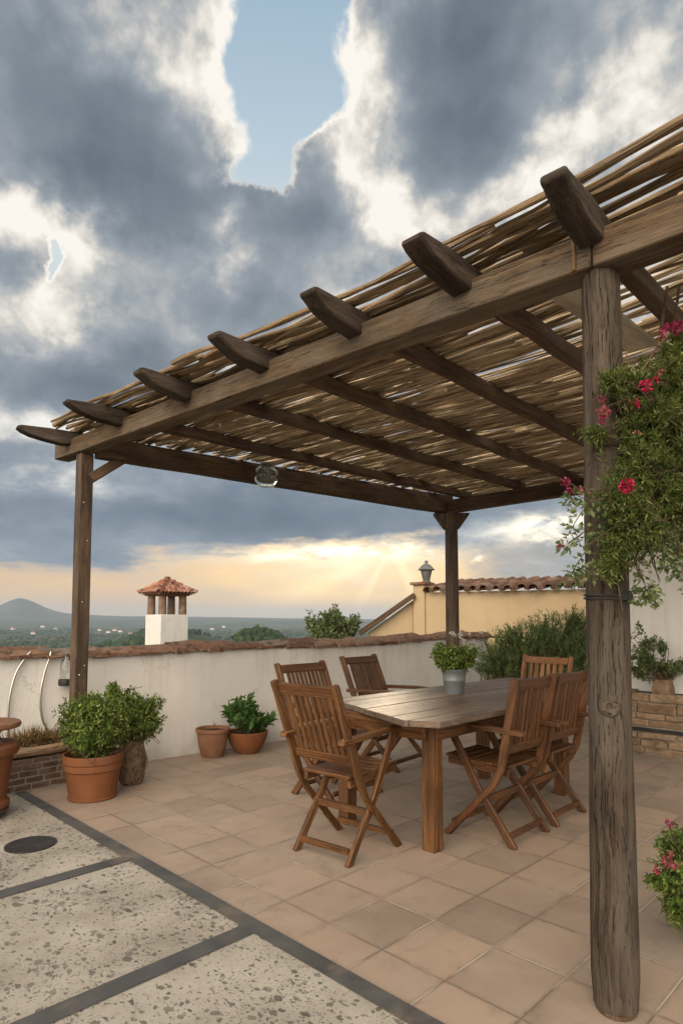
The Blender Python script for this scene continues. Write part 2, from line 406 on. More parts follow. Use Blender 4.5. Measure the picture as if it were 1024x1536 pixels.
def tag(o, label, cat, group=None):
    o['label'] = label; o['category'] = cat
    if group: o['group'] = group
    return o
def thing(name, label, cat, loc=(0, 0, 0), rz=0., group=None):
    o = bpy.data.objects.new(name, None); COL.objects.link(o); o.empty_display_size = .1
    o.location = loc; o.rotation_euler = (0, 0, rz)
    return tag(o, label, cat, group)
def struct(o, kind='structure'): o['kind'] = kind; return o
def dup(root, loc, rz, label):
    r = root.copy(); COL.objects.link(r); r.location = loc; r.rotation_euler = (0, 0, rz); r['label'] = label
    for ch in list(root.children):
        c = ch.copy(); COL.objects.link(c); c.parent = r
        for g in list(ch.children):
            d = g.copy(); COL.objects.link(d); d.parent = c
    return r

# ------------------------------------------------------------------ foliage
def norm(a): return a / np.maximum(np.linalg.norm(a, axis=-1, keepdims=True), 1e-9)
def leaf_mesh(pos, dirs, nrm, L, W, fold=.25):
    """folded kite leaves: 4 verts, 2 triangles each (one island per leaf)"""
    side = norm(np.cross(dirs, nrm)); up = np.cross(side, dirs)
    L = L[:, None]; W = W[:, None]
    mid = pos + dirs * L * .45
    v = np.stack([pos, mid + side * W * .5 + up * W * fold, pos + dirs * L - up * L * .12, mid - side * W * .5 + up * W * fold], 1)
    n = len(pos); b = np.arange(n)[:, None] * 4
    f = np.concatenate([b + np.array([[0, 1, 2]]), b + np.array([[0, 2, 3]])], 1).reshape(-1, 3)
    return v.reshape(-1, 3), f

def foliage(parent, root, blobs, twigs, per, L, W, leafmat, seed, twlen=.12, up=.35, shell=.4, stems=40, stem_r=.004, out=.7, curl=.5, name='foliage', twmat=None, tw_frac=.35):
    """leafy twigs whose tips fill the given ellipsoid blobs; stems run from root into the crown"""
    g = np.random.default_rng(seed)
    root = np.array(root, float)
    C = np.array([b[0] for b in blobs], float); Rr = np.array([b[1] for b in blobs], float)
    wt = np.array([b[2] if len(b) > 2 else np.prod(b[1]) ** .7 for b in blobs], float); wt /= wt.sum()
    bi = g.choice(len(blobs), twigs, p=wt)
    d = norm(g.normal(size=(twigs, 3)))
    # uneven outline: twig reach varies with direction by a few random lobes
    lob = norm(g.normal(size=(9, 3)))
    reach = 1 + .16 * np.max(d @ lob.T, 1) - .14 * np.abs(np.sin(5 * d[:, 0] + 3 * d[:, 2] + bi))
    tip = C[bi] + Rr[bi] * d * (g.random(twigs)[:, None] ** shell) * reach[:, None]
    base = norm(tip - root)
    td = norm(base * out + d * .5 + g.normal(size=(twigs, 3)) * .35 + np.array([0, 0, up * .5]))
    tl = twlen * g.uniform(.6, 1.35, twigs)
    start = tip - td * tl[:, None]
    s = (np.arange(per) + .5) / per
    S = np.clip(s[None, :] + g.normal(size=(twigs, per)) * .06, 0, 1)
    pos = start[:, None] + td[:, None] * (tl[:, None] * S)[..., None]
    pr = g.normal(size=(twigs, per, 3)); pr -= td[:, None] * np.sum(pr * td[:, None], -1, keepdims=True); pr = norm(pr)
    ld = norm(td[:, None] * curl + pr + np.array([0, 0, up]) + g.normal(size=pr.shape) * .2)
    nr = norm(np.array([0, 0, 1.0]) + g.normal(size=pr.shape) * .55 + pr * .2)
    k = twigs * per
    v, f = leaf_mesh(pos.reshape(k, 3), ld.reshape(k, 3), nr.reshape(k, 3), L * g.uniform(.45, 1.5, k) * np.repeat(g.uniform(.7, 1.25, twigs), per), W * g.uniform(.55, 1.35, k))
    fo = raw(name, v, f, leafmat, parent)
    if stems:
        mb = MB()
        for i in range(min(stems, twigs)):
            a, b, c = root + g.normal(size=3) * np.array([.025, .025, 0]), start[i], tip[i]
            mid = a * .5 + b * .5 + g.normal(size=3) * .04 * np.linalg.norm(b - a)
            mb.tube([a, mid, b, c], [stem_r * 1.6, stem_r * 1.2, stem_r * .8, stem_r * .35], 5)
        for i in range(stems, int(twigs * tw_frac)):
            mb.tube([start[i] - td[i] * tl[i] * .7, start[i], tip[i]], [stem_r * .6, stem_r * .5, stem_r * .25], 4, cap=False)
        mb.build('stem', twmat or M['twig'], parent)
    return fo

def strand(path, per, L, W, g, jitter=.02):
    """leaf positions along a hanging sprig"""
    path = np.array(path, float); n = len(path) - 1
    k = per * n; t = g.random(k) * n; i = np.minimum(t.astype(int), n - 1); f = (t - i)[:, None]
    pos = path[i] * (1 - f) + path[i + 1] * f
    td = norm(path[i + 1] - path[i])
    pr = g.normal(size=(k, 3)); pr = norm(pr - td * np.sum(pr * td, -1, keepdims=True))
    # short side stalks carry the leaves out from the sprig
    pos = pos + pr * (g.random(k) ** .7 * jitter)[:, None]
    return pos, norm(td * .4 + pr + np.array([0, 0, -.15])), norm(g.normal(size=(k, 3)) + np.array([0, 0, .8])), L * g.uniform(.6, 1.2, k), W * g.uniform(.6, 1.2, k)

def flower(parent, c, r, n, mat, seed, name='flower', flat=1.):
    g = np.random.default_rng(seed)
    d = norm(g.normal(size=(n, 3))); d[:, 2] *= flat
    pos = np.array(c) + d * r * g.uniform(.15, .75, n)[:, None]
    v, f = leaf_mesh(pos, norm(d + g.normal(size=(n, 3)) * .4), norm(g.normal(size=(n, 3))), np.full(n, r * .7), np.full(n, r * .62), .35)
    return raw(name, v, f, mat, parent)

# ------------------------------------------------------------------ camera
cam = bpy.data.cameras.new('camera'); co = bpy.data.objects.new('camera', cam); COL.objects.link(co)
cam.sensor_fit = 'VERTICAL'; cam.sensor_height = 36; cam.sensor_width = 24
cam.lens = FOC / 1536 * 36; cam.shift_y = (CY - 768) / 1536
cam.clip_start = .05; cam.clip_end = 60000
co.location = (0, 0, EYE); co.rotation_euler = (math.pi / 2 + PITCH, 0, R(-45))
SC.camera = co

# ------------------------------------------------------------------ sky
SUN_AZ, SUN_EL = sky_angles(585, 822)
def make_world():
    w = bpy.data.worlds.new('World'); SC.world = w; w.use_nodes = True
    t = NT(w.node_tree)
    dirv = t.v('NORMALIZE', t.n('ShaderNodeTexCoord').outputs['Generated'])
    a = t.v('DOT_PRODUCT', dirv, tuple(RGT)); b = t.v('DOT_PRODUCT', dirv, tuple(FWD))
    z = t.n('ShaderNodeSeparateXYZ', {0: dirv}).outputs[2]
    az = t.m('ARCTAN2', a, b); el = t.m('ARCSINE', z)
    p0 = t.n('ShaderNodeCombineXYZ', {0: az, 1: el}).outputs[0]
    # clouds stretch into streaks towards the horizon
    elc = t.m('MAXIMUM', el, 0.0)
    ey = t.m('ADD', elc, t.m('MULTIPLY', t.m('SUBTRACT', 1.0, t.m('EXPONENT', t.m('MULTIPLY', elc, -9.0))), .26))
    sv = t.n('ShaderNodeCombineXYZ', {0: t.m('MULTIPLY', az, .86), 1: ey}).outputs[0]
    w1 = t.v('SCALE', t.v('SUBTRACT', t.noise(sv, 5.0, 3, .55, 0, 1), (.5, .5, .5)), .16)
    w2 = t.v('SCALE', t.v('SUBTRACT', t.noise(sv, 15, 7, .64, 0, 1), (.5, .5, .5)), .075)
    damp = t.smooth(el, .0, .30)
    p = t.v('ADD', p0, t.v('MULTIPLY', t.v('ADD', w1, w2), t.n('ShaderNodeCombineXYZ', {0: 1.0, 1: t.m('ADD', .25, t.m('MULTIPLY', damp, .75))}).outputs[0]))
    def blobs(lst, vec=p):
        acc = None
        for px, py, sx, sy, amp in lst:
            ca, ce = sky_angles(px, py)
            a2, _ = sky_angles(px + sx, py); _, e2 = sky_angles(px, py - sy)
            d = t.v('MULTIPLY', t.v('SUBTRACT', vec, (ca, ce, 0)), (1 / abs(a2 - ca), 1 / abs(e2 - ce), 0))
            gq = t.m('EXPONENT', t.m('MULTIPLY', t.v('DOT_PRODUCT', d, d), -1.0))
            acc = t.m('MULTIPLY', gq, amp) if acc is None else t.m('MULTIPLY_ADD', gq, amp, acc)
        return acc
    svw = t.v('ADD', sv, t.v('SCALE', t.v('SUBTRACT', t.noise(sv, 9, 4, .6, 0, 1), (.5, .5, .5)), .05))
    def puff(vec, sc, det):
        return t.n('ShaderNodeTexVoronoi', {'Vector': vec, 'Scale': sc, 'Detail': det, 'Roughness': .55, 'Lacunarity': 2.1, 'Smoothness': .6}, feature='SMOOTH_F1', voronoi_dimensions='2D', normalize=True).outputs['Distance']
    fb = t.noise(sv, 7.5, 9, .6, .25)
    fb2 = t.noise(t.v('ADD', sv, (3.7, 1.9, 0)), 2.6, 5, .55, .2)
    fine = t.noise(sv, 26, 8, .66, .3)
    pf = puff(svw, 9.0, 3.0)
    fbl = t.noise(t.v('ADD', sv, (.012, -.022, 0)), 7.5, 9, .6, .25)
    relief = t.m('SUBTRACT', fb, fbl)
    pf2 = puff(t.v('ADD', svw, (.010, -.020, 0)), 9.0, 3.0)
    relief = t.m('ADD', relief, t.m('MULTIPLY', t.m('SUBTRACT', pf2, pf), .75))
    # thickness of the cloud deck: dark heavy masses, thin bright rims, holes of clear sky
    T = blobs([
        (432, 60, 84, 130, -1.25), (430, 170, 84, 85, -1.15), (385, 262, 74, 36, -1.0), (440, -140, 110, 150, -1.2),
        (490, 262, 30, 44, .45), (520, 110, 30, 40, .15), (345, 140, 20, 60, .15),
        (78, 385, 20, 46, -.78), (990, 185, 45, 30, -.40), (930, 240, 60, 25, -.3), (700, 360, 60, 25, -.2),
        (40, 640, 90, 22, -.28), (800, 850, 90, 14, -.35), (900, 800, 90, 20, -.2)])
    T = t.m('ADD', T, .52)
    T = t.m('ADD', T, t.m('MULTIPLY', t.m('SUBTRACT', fb, .5), .42))
    T = t.m('ADD', T, t.m('MULTIPLY', t.m('SUBTRACT', fine, .5), .22))
    T = t.m('ADD', T, t.m('MULTIPLY', t.m('MULTIPLY', t.m('SUBTRACT', .42, pf), .50), t.m('ADD', .2, t.m('MULTIPLY', damp, .8))))
    pfe = puff(svw, 21.0, 3.0)
    T = t.m('ADD', T, t.m('MULTIPLY', t.m('SUBTRACT', .42, pfe), t.m('MULTIPLY', damp, .34)))
    wisp = t.m('MULTIPLY', t.smooth(fb2, .42, .62), .14)
    alpha = t.n('ShaderNodeMapRange', {0: T, 1: t.m('SUBTRACT', .02, wisp), 2: t.m('ADD', .10, t.m('MULTIPLY', wisp, .6)), 3: 0.0, 4: 1.0}, interpolation_type='SMOOTHSTEP').outputs[0]
    # S: how much light the cloud lets through (0 bright rim .. 1 heavy blue-grey base)
    S = blobs([
        (150, 200, 170, 130, .34), (60, 30, 70, 60, .10), (230, 300, 130, 60, .22), (110, 110, 90, 60, .12),
        (290, 60, 60, 140, -.24), (345, 70, 26, 120, -.22), (335, 190, 42, 80, -.28), (200, 30, 60, 60, -.10),
        (690, 190, 100, 120, .38), (740, 40, 120, 80, .30), (610, 60, 60, 70, .12),
        (512, 150, 56, 120, -.52), (560, 315, 44, 75, -.40), (640, 330, 90, 40, -.22),
        (930, 110, 90, 90, -.17), (1000, 165, 60, 80, -.20), (850, 215, 90, 60, -.17), (1010, 30, 60, 60, -.1), (790, 270, 60, 40, -.2),
        (430, 340, 80, 50, .22), (490, 265, 30, 40, .16), (330, 325, 22, 30, -.26), (355, 400, 30, 30, -.24), (300, 350, 40, 40, -.1),
        (40, 320, 55, 40, -.42), (130, 350, 50, 50, -.42), (110, 440, 60, 40, -.26), (20, 400, 40, 24, .2),
        (150, 560, 260, 55, .36), (330, 440, 120, 60, .18), (40, 480, 60, 40, -.06),
        (60, 625, 120, 26, -.22), (70, 680, 130, 18, .14), (90, 722, 130, 18, -.20),
        (380, 775, 420, 44, .34), (700, 845, 90, 20, .16), (800, 790, 100, 22, -.34), (720, 800, 40, 12, -.2), (610, 868, 70, 20, .1)])
    S = t.m('ADD', S, .385)
    S = t.m('ADD', S, t.m('MULTIPLY', t.m('SUBTRACT', t.noise(sv, 5.5, 4, .55, .2), .5), .52))
    S = t.m('ADD', S, t.m('MULTIPLY', t.m('SUBTRACT', fb2, .5), .36))
    lit = t.m('SUBTRACT', 1.0, t.smooth(S, .24, .58))
    dt = t.m('ADD', t.m('MULTIPLY', t.m('SUBTRACT', fb, .5), .55), t.m('MULTIPLY', t.m('SUBTRACT', fine, .5), .34))
    dt = t.m('SUBTRACT', dt, t.m('MULTIPLY', relief, .60))
    dt = t.m('ADD', dt, t.m('MULTIPLY', t.m('SUBTRACT', pf, .42), t.m('MULTIPLY', damp, .30)))
    S = t.m('ADD', S, t.m('MULTIPLY', dt, t.m('ADD', .38, t.m('MULTIPLY', lit, 1.0))))
    S = t.m('SUBTRACT', S, t.m('MULTIPLY', t.m('SUBTRACT', 1.0, t.smooth(T, .02, .34)), .30))
    cc = t.ramp(S, [(.0, (1.0, .95, .87)), (.13, (.82, .775, .70)), (.27, (.53, .53, .52)), (.42, (.315, .355, .395)), (.60, (.20, .242, .288)), (.80, (.125, .162, .203)), (1.0, (.09, .12, .155))])
    # lower clouds are cooler and darker, the band near the sun is cream
    lowf = t.m('SUBTRACT', 1.0, t.smooth(el, .10, .42))
    cc = t.mix(t.m('MULTIPLY', lowf, .5), cc, t.mix(1.0, cc, (.72, .86, 1.0), 'MULTIPLY'))
    # clear air: Nishita blue overhead, paler veil lower down
    sky = t.n('ShaderNodeTexSky', sky_type='NISHITA', sun_disc=False)
    sky.sun_elevation = SUN_EL; sky.sun_rotation = math.pi / 4 + SUN_AZ
    sky.air_density = 1.2; sky.dust_density = 1.5; sky.ozone_density = 2.0
    veil = t.ramp(el, [(.0, (.90, .66, .40)), (.07, (.90, .70, .44)), (.14, (.62, .64, .62)), (.22, (.36, .48, .57)), (.52, (.74, .82, .84)), (.68, (.52, .65, .75)), (.90, (.30, .46, .61))])
    # evening glow under the cloud deck, with shafts fanning out below the sun
    gaz = t.m('SUBTRACT', az, SUN_AZ); gel = t.m('SUBTRACT', el, SUN_EL)
    edge = t.m('ADD', el, t.m('MULTIPLY', t.m('SUBTRACT', t.noise(t.v('MULTIPLY', p0, (1, 3.5, 1)), 5, 6, .6), .5), .10))
    edge = t.m('ADD', edge, t.m('MULTIPLY', t.m('SUBTRACT', fb, .5), .10))
    edge = t.m('ADD', edge, t.m('MULTIPLY', t.m('SUBTRACT', t.noise(t.v('MULTIPLY', p0, (1, 9, 1)), 3.0, 5, .6), .5), .09))
    azl = t.smooth(az, -.55, .1)
    band = t.m('SUBTRACT', 1.0, t.smooth(t.m('SUBTRACT', edge, t.m('MULTIPLY', azl, .034)), .066, .104))
    rightcut = t.m('SUBTRACT', 1.0, t.smooth(t.m('ADD', az, t.m('MULTIPLY', t.m('SUBTRACT', fb, .5), .5)), .08, .30))
    band = t.m('MULTIPLY', band, t.m('ADD', .25, t.m('MULTIPLY', rightcut, .75)))
    sun2 = t.m('EXPONENT', t.m('MULTIPLY', t.m('ADD', t.m('POWER', t.m('DIVIDE', t.m('ADD', gaz, .06), .24), 2.0), t.m('POWER', t.m('DIVIDE', t.m('ADD', gel, .03), .075), 2.0)), -1.0))
    ang = t.m('ARCTAN2', gaz, t.m('MULTIPLY', gel, -1.0))
    shaft = t.noise(t.n('ShaderNodeCombineXYZ', {0: t.m('MULTIPLY', ang, 2.1), 1: 2.0}).outputs[0], 1.1, 1.5, .5)
    shaft = t.m('MULTIPLY', t.m('SUBTRACT', t.smooth(shaft, .28, .78), .42), t.smooth(t.m('MULTIPLY', gel, -1.0), .0, .03))
    glow = t.mix(t.m('MULTIPLY', sun2, .95, clamp=True), (1.0, .63, .28), (1.9, 1.28, .52))
    glow = t.mix(t.m('MULTIPLY', t.smooth(edge, .03, .10), .55), glow, (.52, .47, .42))
    glow = t.mix(t.m('MULTIPLY', sun2, t.smooth(edge, .05, .10), clamp=True), glow, (1.6, 1.22, .74))
    glow = t.mix(t.m('MULTIPLY', t.m('MULTIPLY', shaft, sun2), 1.2, clamp=True), glow, (2.2, 1.65, .9))
    cc = t.mix(t.m('MULTIPLY', band, .93), cc, glow)
    br = blobs([(570, 822, 50, 12, 1.0), (500, 828, 60, 14, .85), (690, 832, 14, 8, 1.1), (655, 828, 10, 6, .8), (800, 795, 70, 24, .7), (830, 775, 50, 12, .6), (420, 833, 50, 8, .5)])
    br = t.m('MULTIPLY', br, t.smooth(t.m('ADD', t.m('MULTIPLY', t.noise(t.v('MULTIPLY', p0, (1, 2.6, 1)), 13, 7, .62, .3), 1.0), t.m('MULTIPLY', fine, .3)), .52, .74))
    cc = t.mix(t.m('MINIMUM', br, 1.0), cc, (2.3, 1.95, 1.4))
    # the half of the sky behind the camera: added fill and warm key light (never in frame, lights the terrace)
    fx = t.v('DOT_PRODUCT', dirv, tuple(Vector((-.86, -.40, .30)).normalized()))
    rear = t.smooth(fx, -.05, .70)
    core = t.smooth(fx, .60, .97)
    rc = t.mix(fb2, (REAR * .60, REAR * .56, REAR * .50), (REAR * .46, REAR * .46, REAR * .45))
    rc = t.mix(core, rc, (REAR * 2.5, REAR * 2.15, REAR * 1.72))  # tight warm key-light lobe added to the unseen sky
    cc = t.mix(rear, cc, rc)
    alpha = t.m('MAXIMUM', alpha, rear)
    alpha = t.m('MAXIMUM', alpha, t.m('MULTIPLY', band, .95))
    bg1 = t.n('ShaderNodeBackground', {0: sky.outputs[0], 1: .10})
    bgv = t.n('ShaderNodeBackground', {0: veil, 1: 1.0})
    clear = t.n('ShaderNodeMixShader', {0: .9, 1: bg1.outputs[0], 2: bgv.outputs[0]})
    bgc = t.n('ShaderNodeBackground', {0: cc, 1: 1.0})
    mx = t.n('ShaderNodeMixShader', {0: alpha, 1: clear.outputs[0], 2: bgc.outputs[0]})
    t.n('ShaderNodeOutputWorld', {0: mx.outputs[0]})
    w.cycles.sampling_method = 'MANUAL'; w.cycles.sample_map_resolution = 1024
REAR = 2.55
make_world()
sun = bpy.data.lights.new('sun', 'SUN'); so = bpy.data.objects.new('sun', sun); COL.objects.link(so)
sun.energy = .8; sun.angle = R(6); sun.color = (1, .80, .55)
sd = (FWD * math.cos(SUN_AZ) + RGT * math.sin(SUN_AZ)) * math.cos(SUN_EL) + Vector((0, 0, math.sin(SUN_EL)))
so.rotation_euler = sd.to_track_quat('Z', 'Y').to_euler(); so.location = (0, 0, 30)
SC.view_settings.view_transform = 'Standard'; SC.view_settings.look = 'None'; SC.view_settings.gamma = 1
SC.view_settings.exposure = 0.0

# ------------------------------------------------------------------ land beyond the terrace
def fbm(x, y, seed, octs=5):
    g = np.random.default_rng(seed); out = np.zeros_like(x); amp = 1.
    for o in range(octs):
        for k in range(3):
            th = g.uniform(0, 6.28); ph = g.uniform(0, 6.28); fr = 2 ** o * g.uniform(.8, 1.25)
            out += amp / 3 * np.sin((x * math.cos(th) + y * math.sin(th)) * fr + ph + 1.3 * np.sin((x * math.sin(th) - y * math.cos(th)) * fr * .7))
        amp *= .52
    return out
def land_height(r, az):
    """height of the land at distance r, azimuth az from the view axis"""
    x, y = r * np.sin(az), r * np.cos(az)
    s = np.clip((r - 16) / 300, 0, 1); s = s * s * (3 - 2 * s)
    z = -.62 - 62 * s
    far = np.clip((r - 350) / 900, 0, 1)
    z = z + far * 6 * fbm(x / 420, y / 420, 3) + far * 2.0 * fbm(x / 90, y / 90, 4, 4)
    # wooded knoll right of the chimney, long ridge on the horizon
    z = z + 52 * np.exp(-(((az + .13) / .085) ** 2 + ((r - 620) / 170) ** 2)) * (1 + .06 * fbm(x / 30, y / 30, 5))
    z = z + 46 * np.exp(-(((az + .27) / .10) ** 2 + ((r - 1150) / 260) ** 2)) * (1 + .12 * fbm(x / 60, y / 60, 8))
    z = z + np.exp(-((r - 7200) / 1500) ** 2) * (62 + 9 * fbm(az * 14, az * 0 + 1.0, 6, 4))
    return z
RC = 12000
def land():
    az = np.concatenate([np.linspace(-math.pi, -.85, 60)[:-1], np.linspace(-.85, .85, 620), np.linspace(.85, math.pi, 60)[1:]])
    r = np.concatenate([[0.0], np.geomspace(14, 15000, 190)])
    rr, aa = np.meshgrid(r, az, indexing='ij')
    z = land_height(rr, aa)
    x, y = rr * np.sin(aa), rr * np.cos(aa)
    v = np.stack([(y + x) * S2, (y - x) * S2, z], -1).reshape(-1, 3)
    na = len(az); i = np.arange(len(r) - 1)[:, None] * na + np.arange(na - 1)[None]
    f = np.stack([i, i + 1, i + 1 + na, i + na], -1).reshape(-1, 4)
    m, t = new_mat('wooded_plain')
    o = obj_vec(t)
    a = t.noise(o, .004, 8, .68, .6); b = t.noise(o, .022, 7, .7, .3)
    col = t.ramp(t.m('ADD', t.m('MULTIPLY', a, .6), t.m('MULTIPLY', b, .45)), [(.36, (.012, .026, .012)), (.52, (.028, .05, .02)), (.62, (.05, .07, .03)), (.72, (.12, .10, .055))])
    fld = t.n('ShaderNodeTexVoronoi', {'Vector': t.v('ADD', o, t.v('SCALE', t.noise(o, .01, 2, .5, 0, 1), 40.0)), 'Scale': .006})
    fs = t.n('ShaderNodeSeparateColor', {0: fld.outputs['Color']})
    col = t.mix(t.m('MULTIPLY', t.smooth(fs.outputs[0], .72, .78), .7), col, t.ramp(fs.outputs[1], [(.2, (.15, .11, .06)), (.8, (.08, .10, .04))]))
    finish(t, col, .95, b, .6, 2.0, .1)
    g = raw('ground', v, f, m, smooth=True); struct(g)
    return g
land()

def mountains():
    mb_v, mb_f = [], []
    az = np.linspace(-.75, .35, 420); k = np.linspace(0, 1, 26)
    a0 = sky_angles(30, 900)[0]
    hgt = 205 * np.exp(-(np.abs((az - a0)) / .037) ** 1.7) + 44 * np.exp(-((az - a0 - .03) / .10) ** 2) + 34 * np.exp(-((az - a0 - .22) / .16) ** 2) + 12
    hgt = hgt * (1 + .035 * fbm(az * 30, az * 0, 11, 5)) + 2.5 * fbm(az * 55, az * 0 + 2, 12, 4)
    base = 8200
    for ki in k:
        prof = math.sin(ki * math.pi) ** .85
        rr = base + (ki - .5) * 2600
        zz = -66 + (hgt + 66) * prof * (1 + .03 * fbm(az * 40 + ki * 6, az * 0 + ki * 9, 13, 4) * (1 - prof * .6))
        x, y = rr * np.sin(az), rr * np.cos(az)
        mb_v.append(np.stack([(y + x) * S2, (y - x) * S2, zz], -1))
    v = np.concatenate(mb_v); na = len(az)
    i = np.arange(len(k) - 1)[:, None] * na + np.arange(na - 1)[None]
    f = np.stack([i, i + 1, i + 1 + na, i + na], -1).reshape(-1, 4)
    m, t = new_mat('mountain_slope'); o = obj_vec(t)
    col = t.ramp(t.noise(o, .003, 7, .6), [(.35, (.035, .055, .035)), (.65, (.09, .09, .06))])
    finish(t, col, .95, None, spec=.1)
    struct(raw('hills', v, f, m, smooth=True))
mountains()

def forest():
    """far woods that read as one mass: low lumpy crowns"""
    g = np.random.default_rng(21)
    def ico():
        import bmesh
        bm = bmesh.new(); bmesh.ops.create_icosphere(bm, subdivisions=2, radius=1)
        v = np.array([q.co[:] for q in bm.verts]); f = np.array([[q.index for q in p.verts] for p in bm.faces]); bm.free(); return v, f
    iv, jf = ico(); V, F = [], []
    spots = []
    for _ in range(1500):
        spots.append((g.normal(-.13, .075), g.normal(620, 120), g.uniform(3.5, 7)))
    for _ in range(1300):
        spots.append((g.normal(-.27, .10), g.normal(1150, 190), g.uniform(5, 9)))
    for _ in range(2600):
        spots.append((g.uniform(-.62, .12), g.uniform(1500, 4200), g.uniform(5, 10)))
    spots = np.array(spots); zz = land_height(spots[:, 1], spots[:, 0])
    clump = fbm(spots[:, 0] * 22, spots[:, 1] / 170, 31, 3)
    n = 0
    for (a, r, s), z0, c in zip(spots, zz, clump):
        if c < -.15: continue
        sc = np.array([s, s, s * g.uniform(.8, 1.25)]) * .5
        lump = 1 + .28 * np.sin(iv @ g.normal(size=3) * 4 + g.uniform(0, 6)) * np.sin(iv @ g.normal(size=3) * 5)
        w = iv * lump[:, None] * sc
        x, y = r * math.sin(a), r * math.cos(a)
        V.append(w + np.array([(y + x) * S2, (y - x) * S2, z0 + sc[2] * .6])); F.append(jf + n); n += len(iv)
    m, t = new_mat('far_crown'); isl = island(t)
    col = t.ramp(isl, [(0, (.012, .026, .012)), (.6, (.028, .048, .018)), (1, (.055, .07, .028))])
    finish(t, col, .9, t.noise(obj_vec(t), .6, 4, .6), .8, .6, .1)
    o = raw('forest', np.concatenate(V), np.concatenate(F), m, smooth=True); struct(o, 'stuff')
forest()

def far_houses():
    g = np.random.default_rng(5)
    wall_m = plain('far_white_wall', (.62, .60, .56), (.74, .72, .68), .5, .9, 3, .1)
    roof_m = plain('far_clay_roof', (.28, .13, .08), (.36, .19, .12), .5, .9, 3, .1)
    spots = [(65, 941, 'broad white house standing alone left of the brown pergola post'), (84, 944, 'small white house just left of the brown pergola post'), (20, 944, 'white house at the left end of the far valley'),
             (50, 951, 'low white farmhouse among the trees nearest the left edge'), (150, 946, 'pale house right of the brown pergola post'), (163, 949, 'longer pale house in the cluster between post and chimney'),
             (172, 946, 'white house in the middle of the cluster between post and chimney'), (181, 948, 'white house at the right of the cluster between post and chimney'), (196, 951, 'small lone house closest to the left side of the chimney'),
             (318, 944, 'pale house in the valley just right of the chimney'), (336, 941, 'far white house beyond the wooded knoll')]
    for px, py, lab in spots:
        a, e = sky_angles(px, py)
        # walk out along the sight line to the land
        rs = np.geomspace(700, 6000, 900); zl = land_height(rs, np.full_like(rs, a)); los = EYE + np.tan(e) * rs
        hit = np.argmax(zl >= los - 1.0); r = rs[hit] if hit else 2500.
        z0 = float(land_height(np.array([r]), np.array([a]))[0])
        k = r / 1500.
        w, d, h = g.uniform(6, 10) * k, g.uniform(5, 7) * k, g.uniform(2.6, 3.8) * k ** .8
        x, y = r * math.sin(a), r * math.cos(a)
        root = thing('white_house', lab, 'house', ((y + x) * S2, (y - x) * S2, z0 - 1), g.uniform(-.4, .4) - math.pi / 4, 'white houses far off in the valley')
        mb = MB(); mb.box((-w / 2, -d / 2, 0), (w / 2, d / 2, h + 1)); mb.build('wall', wall_m, root, smooth=False)
        mb = MB(); mb.prism([(-d * .58, 0), (d * .58, 0), (0, d * .34)], w * 1.06, (0, 0, h + 1.0), (0, 1, 0), (0, 0, 1), (1, 0, 0)); mb.build('roof', roof_m, root, smooth=False)
far_houses()

# the evening haze over the plain
def haze():
    mb = MB(); mb.box((-16000, -16000, -90), (16000, 16000, 330))
    m = bpy.data.materials.new('haze_air'); m.use_nodes = True; t = NT(m.node_tree)
    p = t.n('ShaderNodeVolumePrincipled', {'Color': (.66, .80, 1.0), 'Density': HAZE, 'Anisotropy': .2})
    t.n('ShaderNodeOutputMaterial', {1: p.outputs[0]})
    o = mb.build('haze', m, smooth=False); struct(o, 'stuff')
HAZE = 9e-5
haze()

# ------------------------------------------------------------------ terrace
WF = lambda x: 5.56 - .085 * x                       # front face of the white parapet wall
def sheet(name, pts, z, mat, thick=.0):
    mb = MB()
    if thick:
        mb.prism(pts, thick, (0, 0, z - thick / 2), (1, 0, 0), (0, 1, 0), (0, 0, 1))
    else:
        mb.add([(x, y, z) for x, y in pts], [tuple(range(len(pts)))], [(x, y, 0) for x, y in pts])
    return struct(mb.build(name, mat, smooth=False))
sheet('terrace_floor', [(-5, -5), (9.2, -5), (9.2, WF(9.2) + .1), (-5, WF(-5) + .1)], 0, M['tiles'], .55)
sheet('concrete_paving', [(-5, -5), (1.607, -5), (1.607, 5.1), (-5, 5.1)], .004, M['pitted'])
sheet('slate_border', [(1.606, -5), (1.686, -5), (1.668, 5.1), (1.588, 5.1)], .008, M['slate'])
for y0, y1 in ((3.177, 3.267), (2.097, 2.187), (1.017, 1.107)):
    sheet('slate_strip', [(-5, y0 - .02), (1.603, y0), (1.603, y1), (-5, y1 - .02)], .0085, M['slate'])
mb = MB(); mb.lathe([(.0, 0), (.135, 0), (.135, .006), (.128, .0075), (.122, .006), (.0, .0055)], n=40)
tag(mb.build('drain_cover', M['darkmetal']), 'dark round drain cover set in the pitted cream paving', 'drain cover').location = (1.305, 3.80, .0045)

def arch(mb, p0, p1, w0, w1, h, th=.016, up=(0, 0, 1), n=9, jit=.004):
    """half-barrel clay tile from p0 to p1"""
    p0, p1 = Vector(p0), Vector(p1); d, s, u = frame(p1 - p0, up)
    vs, gs = [], []
    for p, w in ((p0, w0), (p1, w1)):
        for t0 in (0, th):
            for k in range(n):
                a = math.pi * k / (n - 1)
                vs.append(p + s * (math.cos(a) * (w / 2 - t0)) + u * (math.sin(a) * (h * w / w0 - t0) + rng.uniform(-jit, jit))); gs.append((k, 0, 0))
    fs = []
    q = 2 * n
    for k in range(n - 1):
        fs += [(k, k + 1, q + k + 1, q + k), (n + k, q + n + k, q + n + k + 1, n + k + 1), (k, n + k, n + k + 1, k + 1), (q + k, q + k + 1, q + n + k + 1, q + n + k)]
    fs += [(0, q, q + n, n), (n - 1, 2 * n - 1, q + 2 * n - 1, q + n - 1)]
    mb.add(vs, fs, gs)

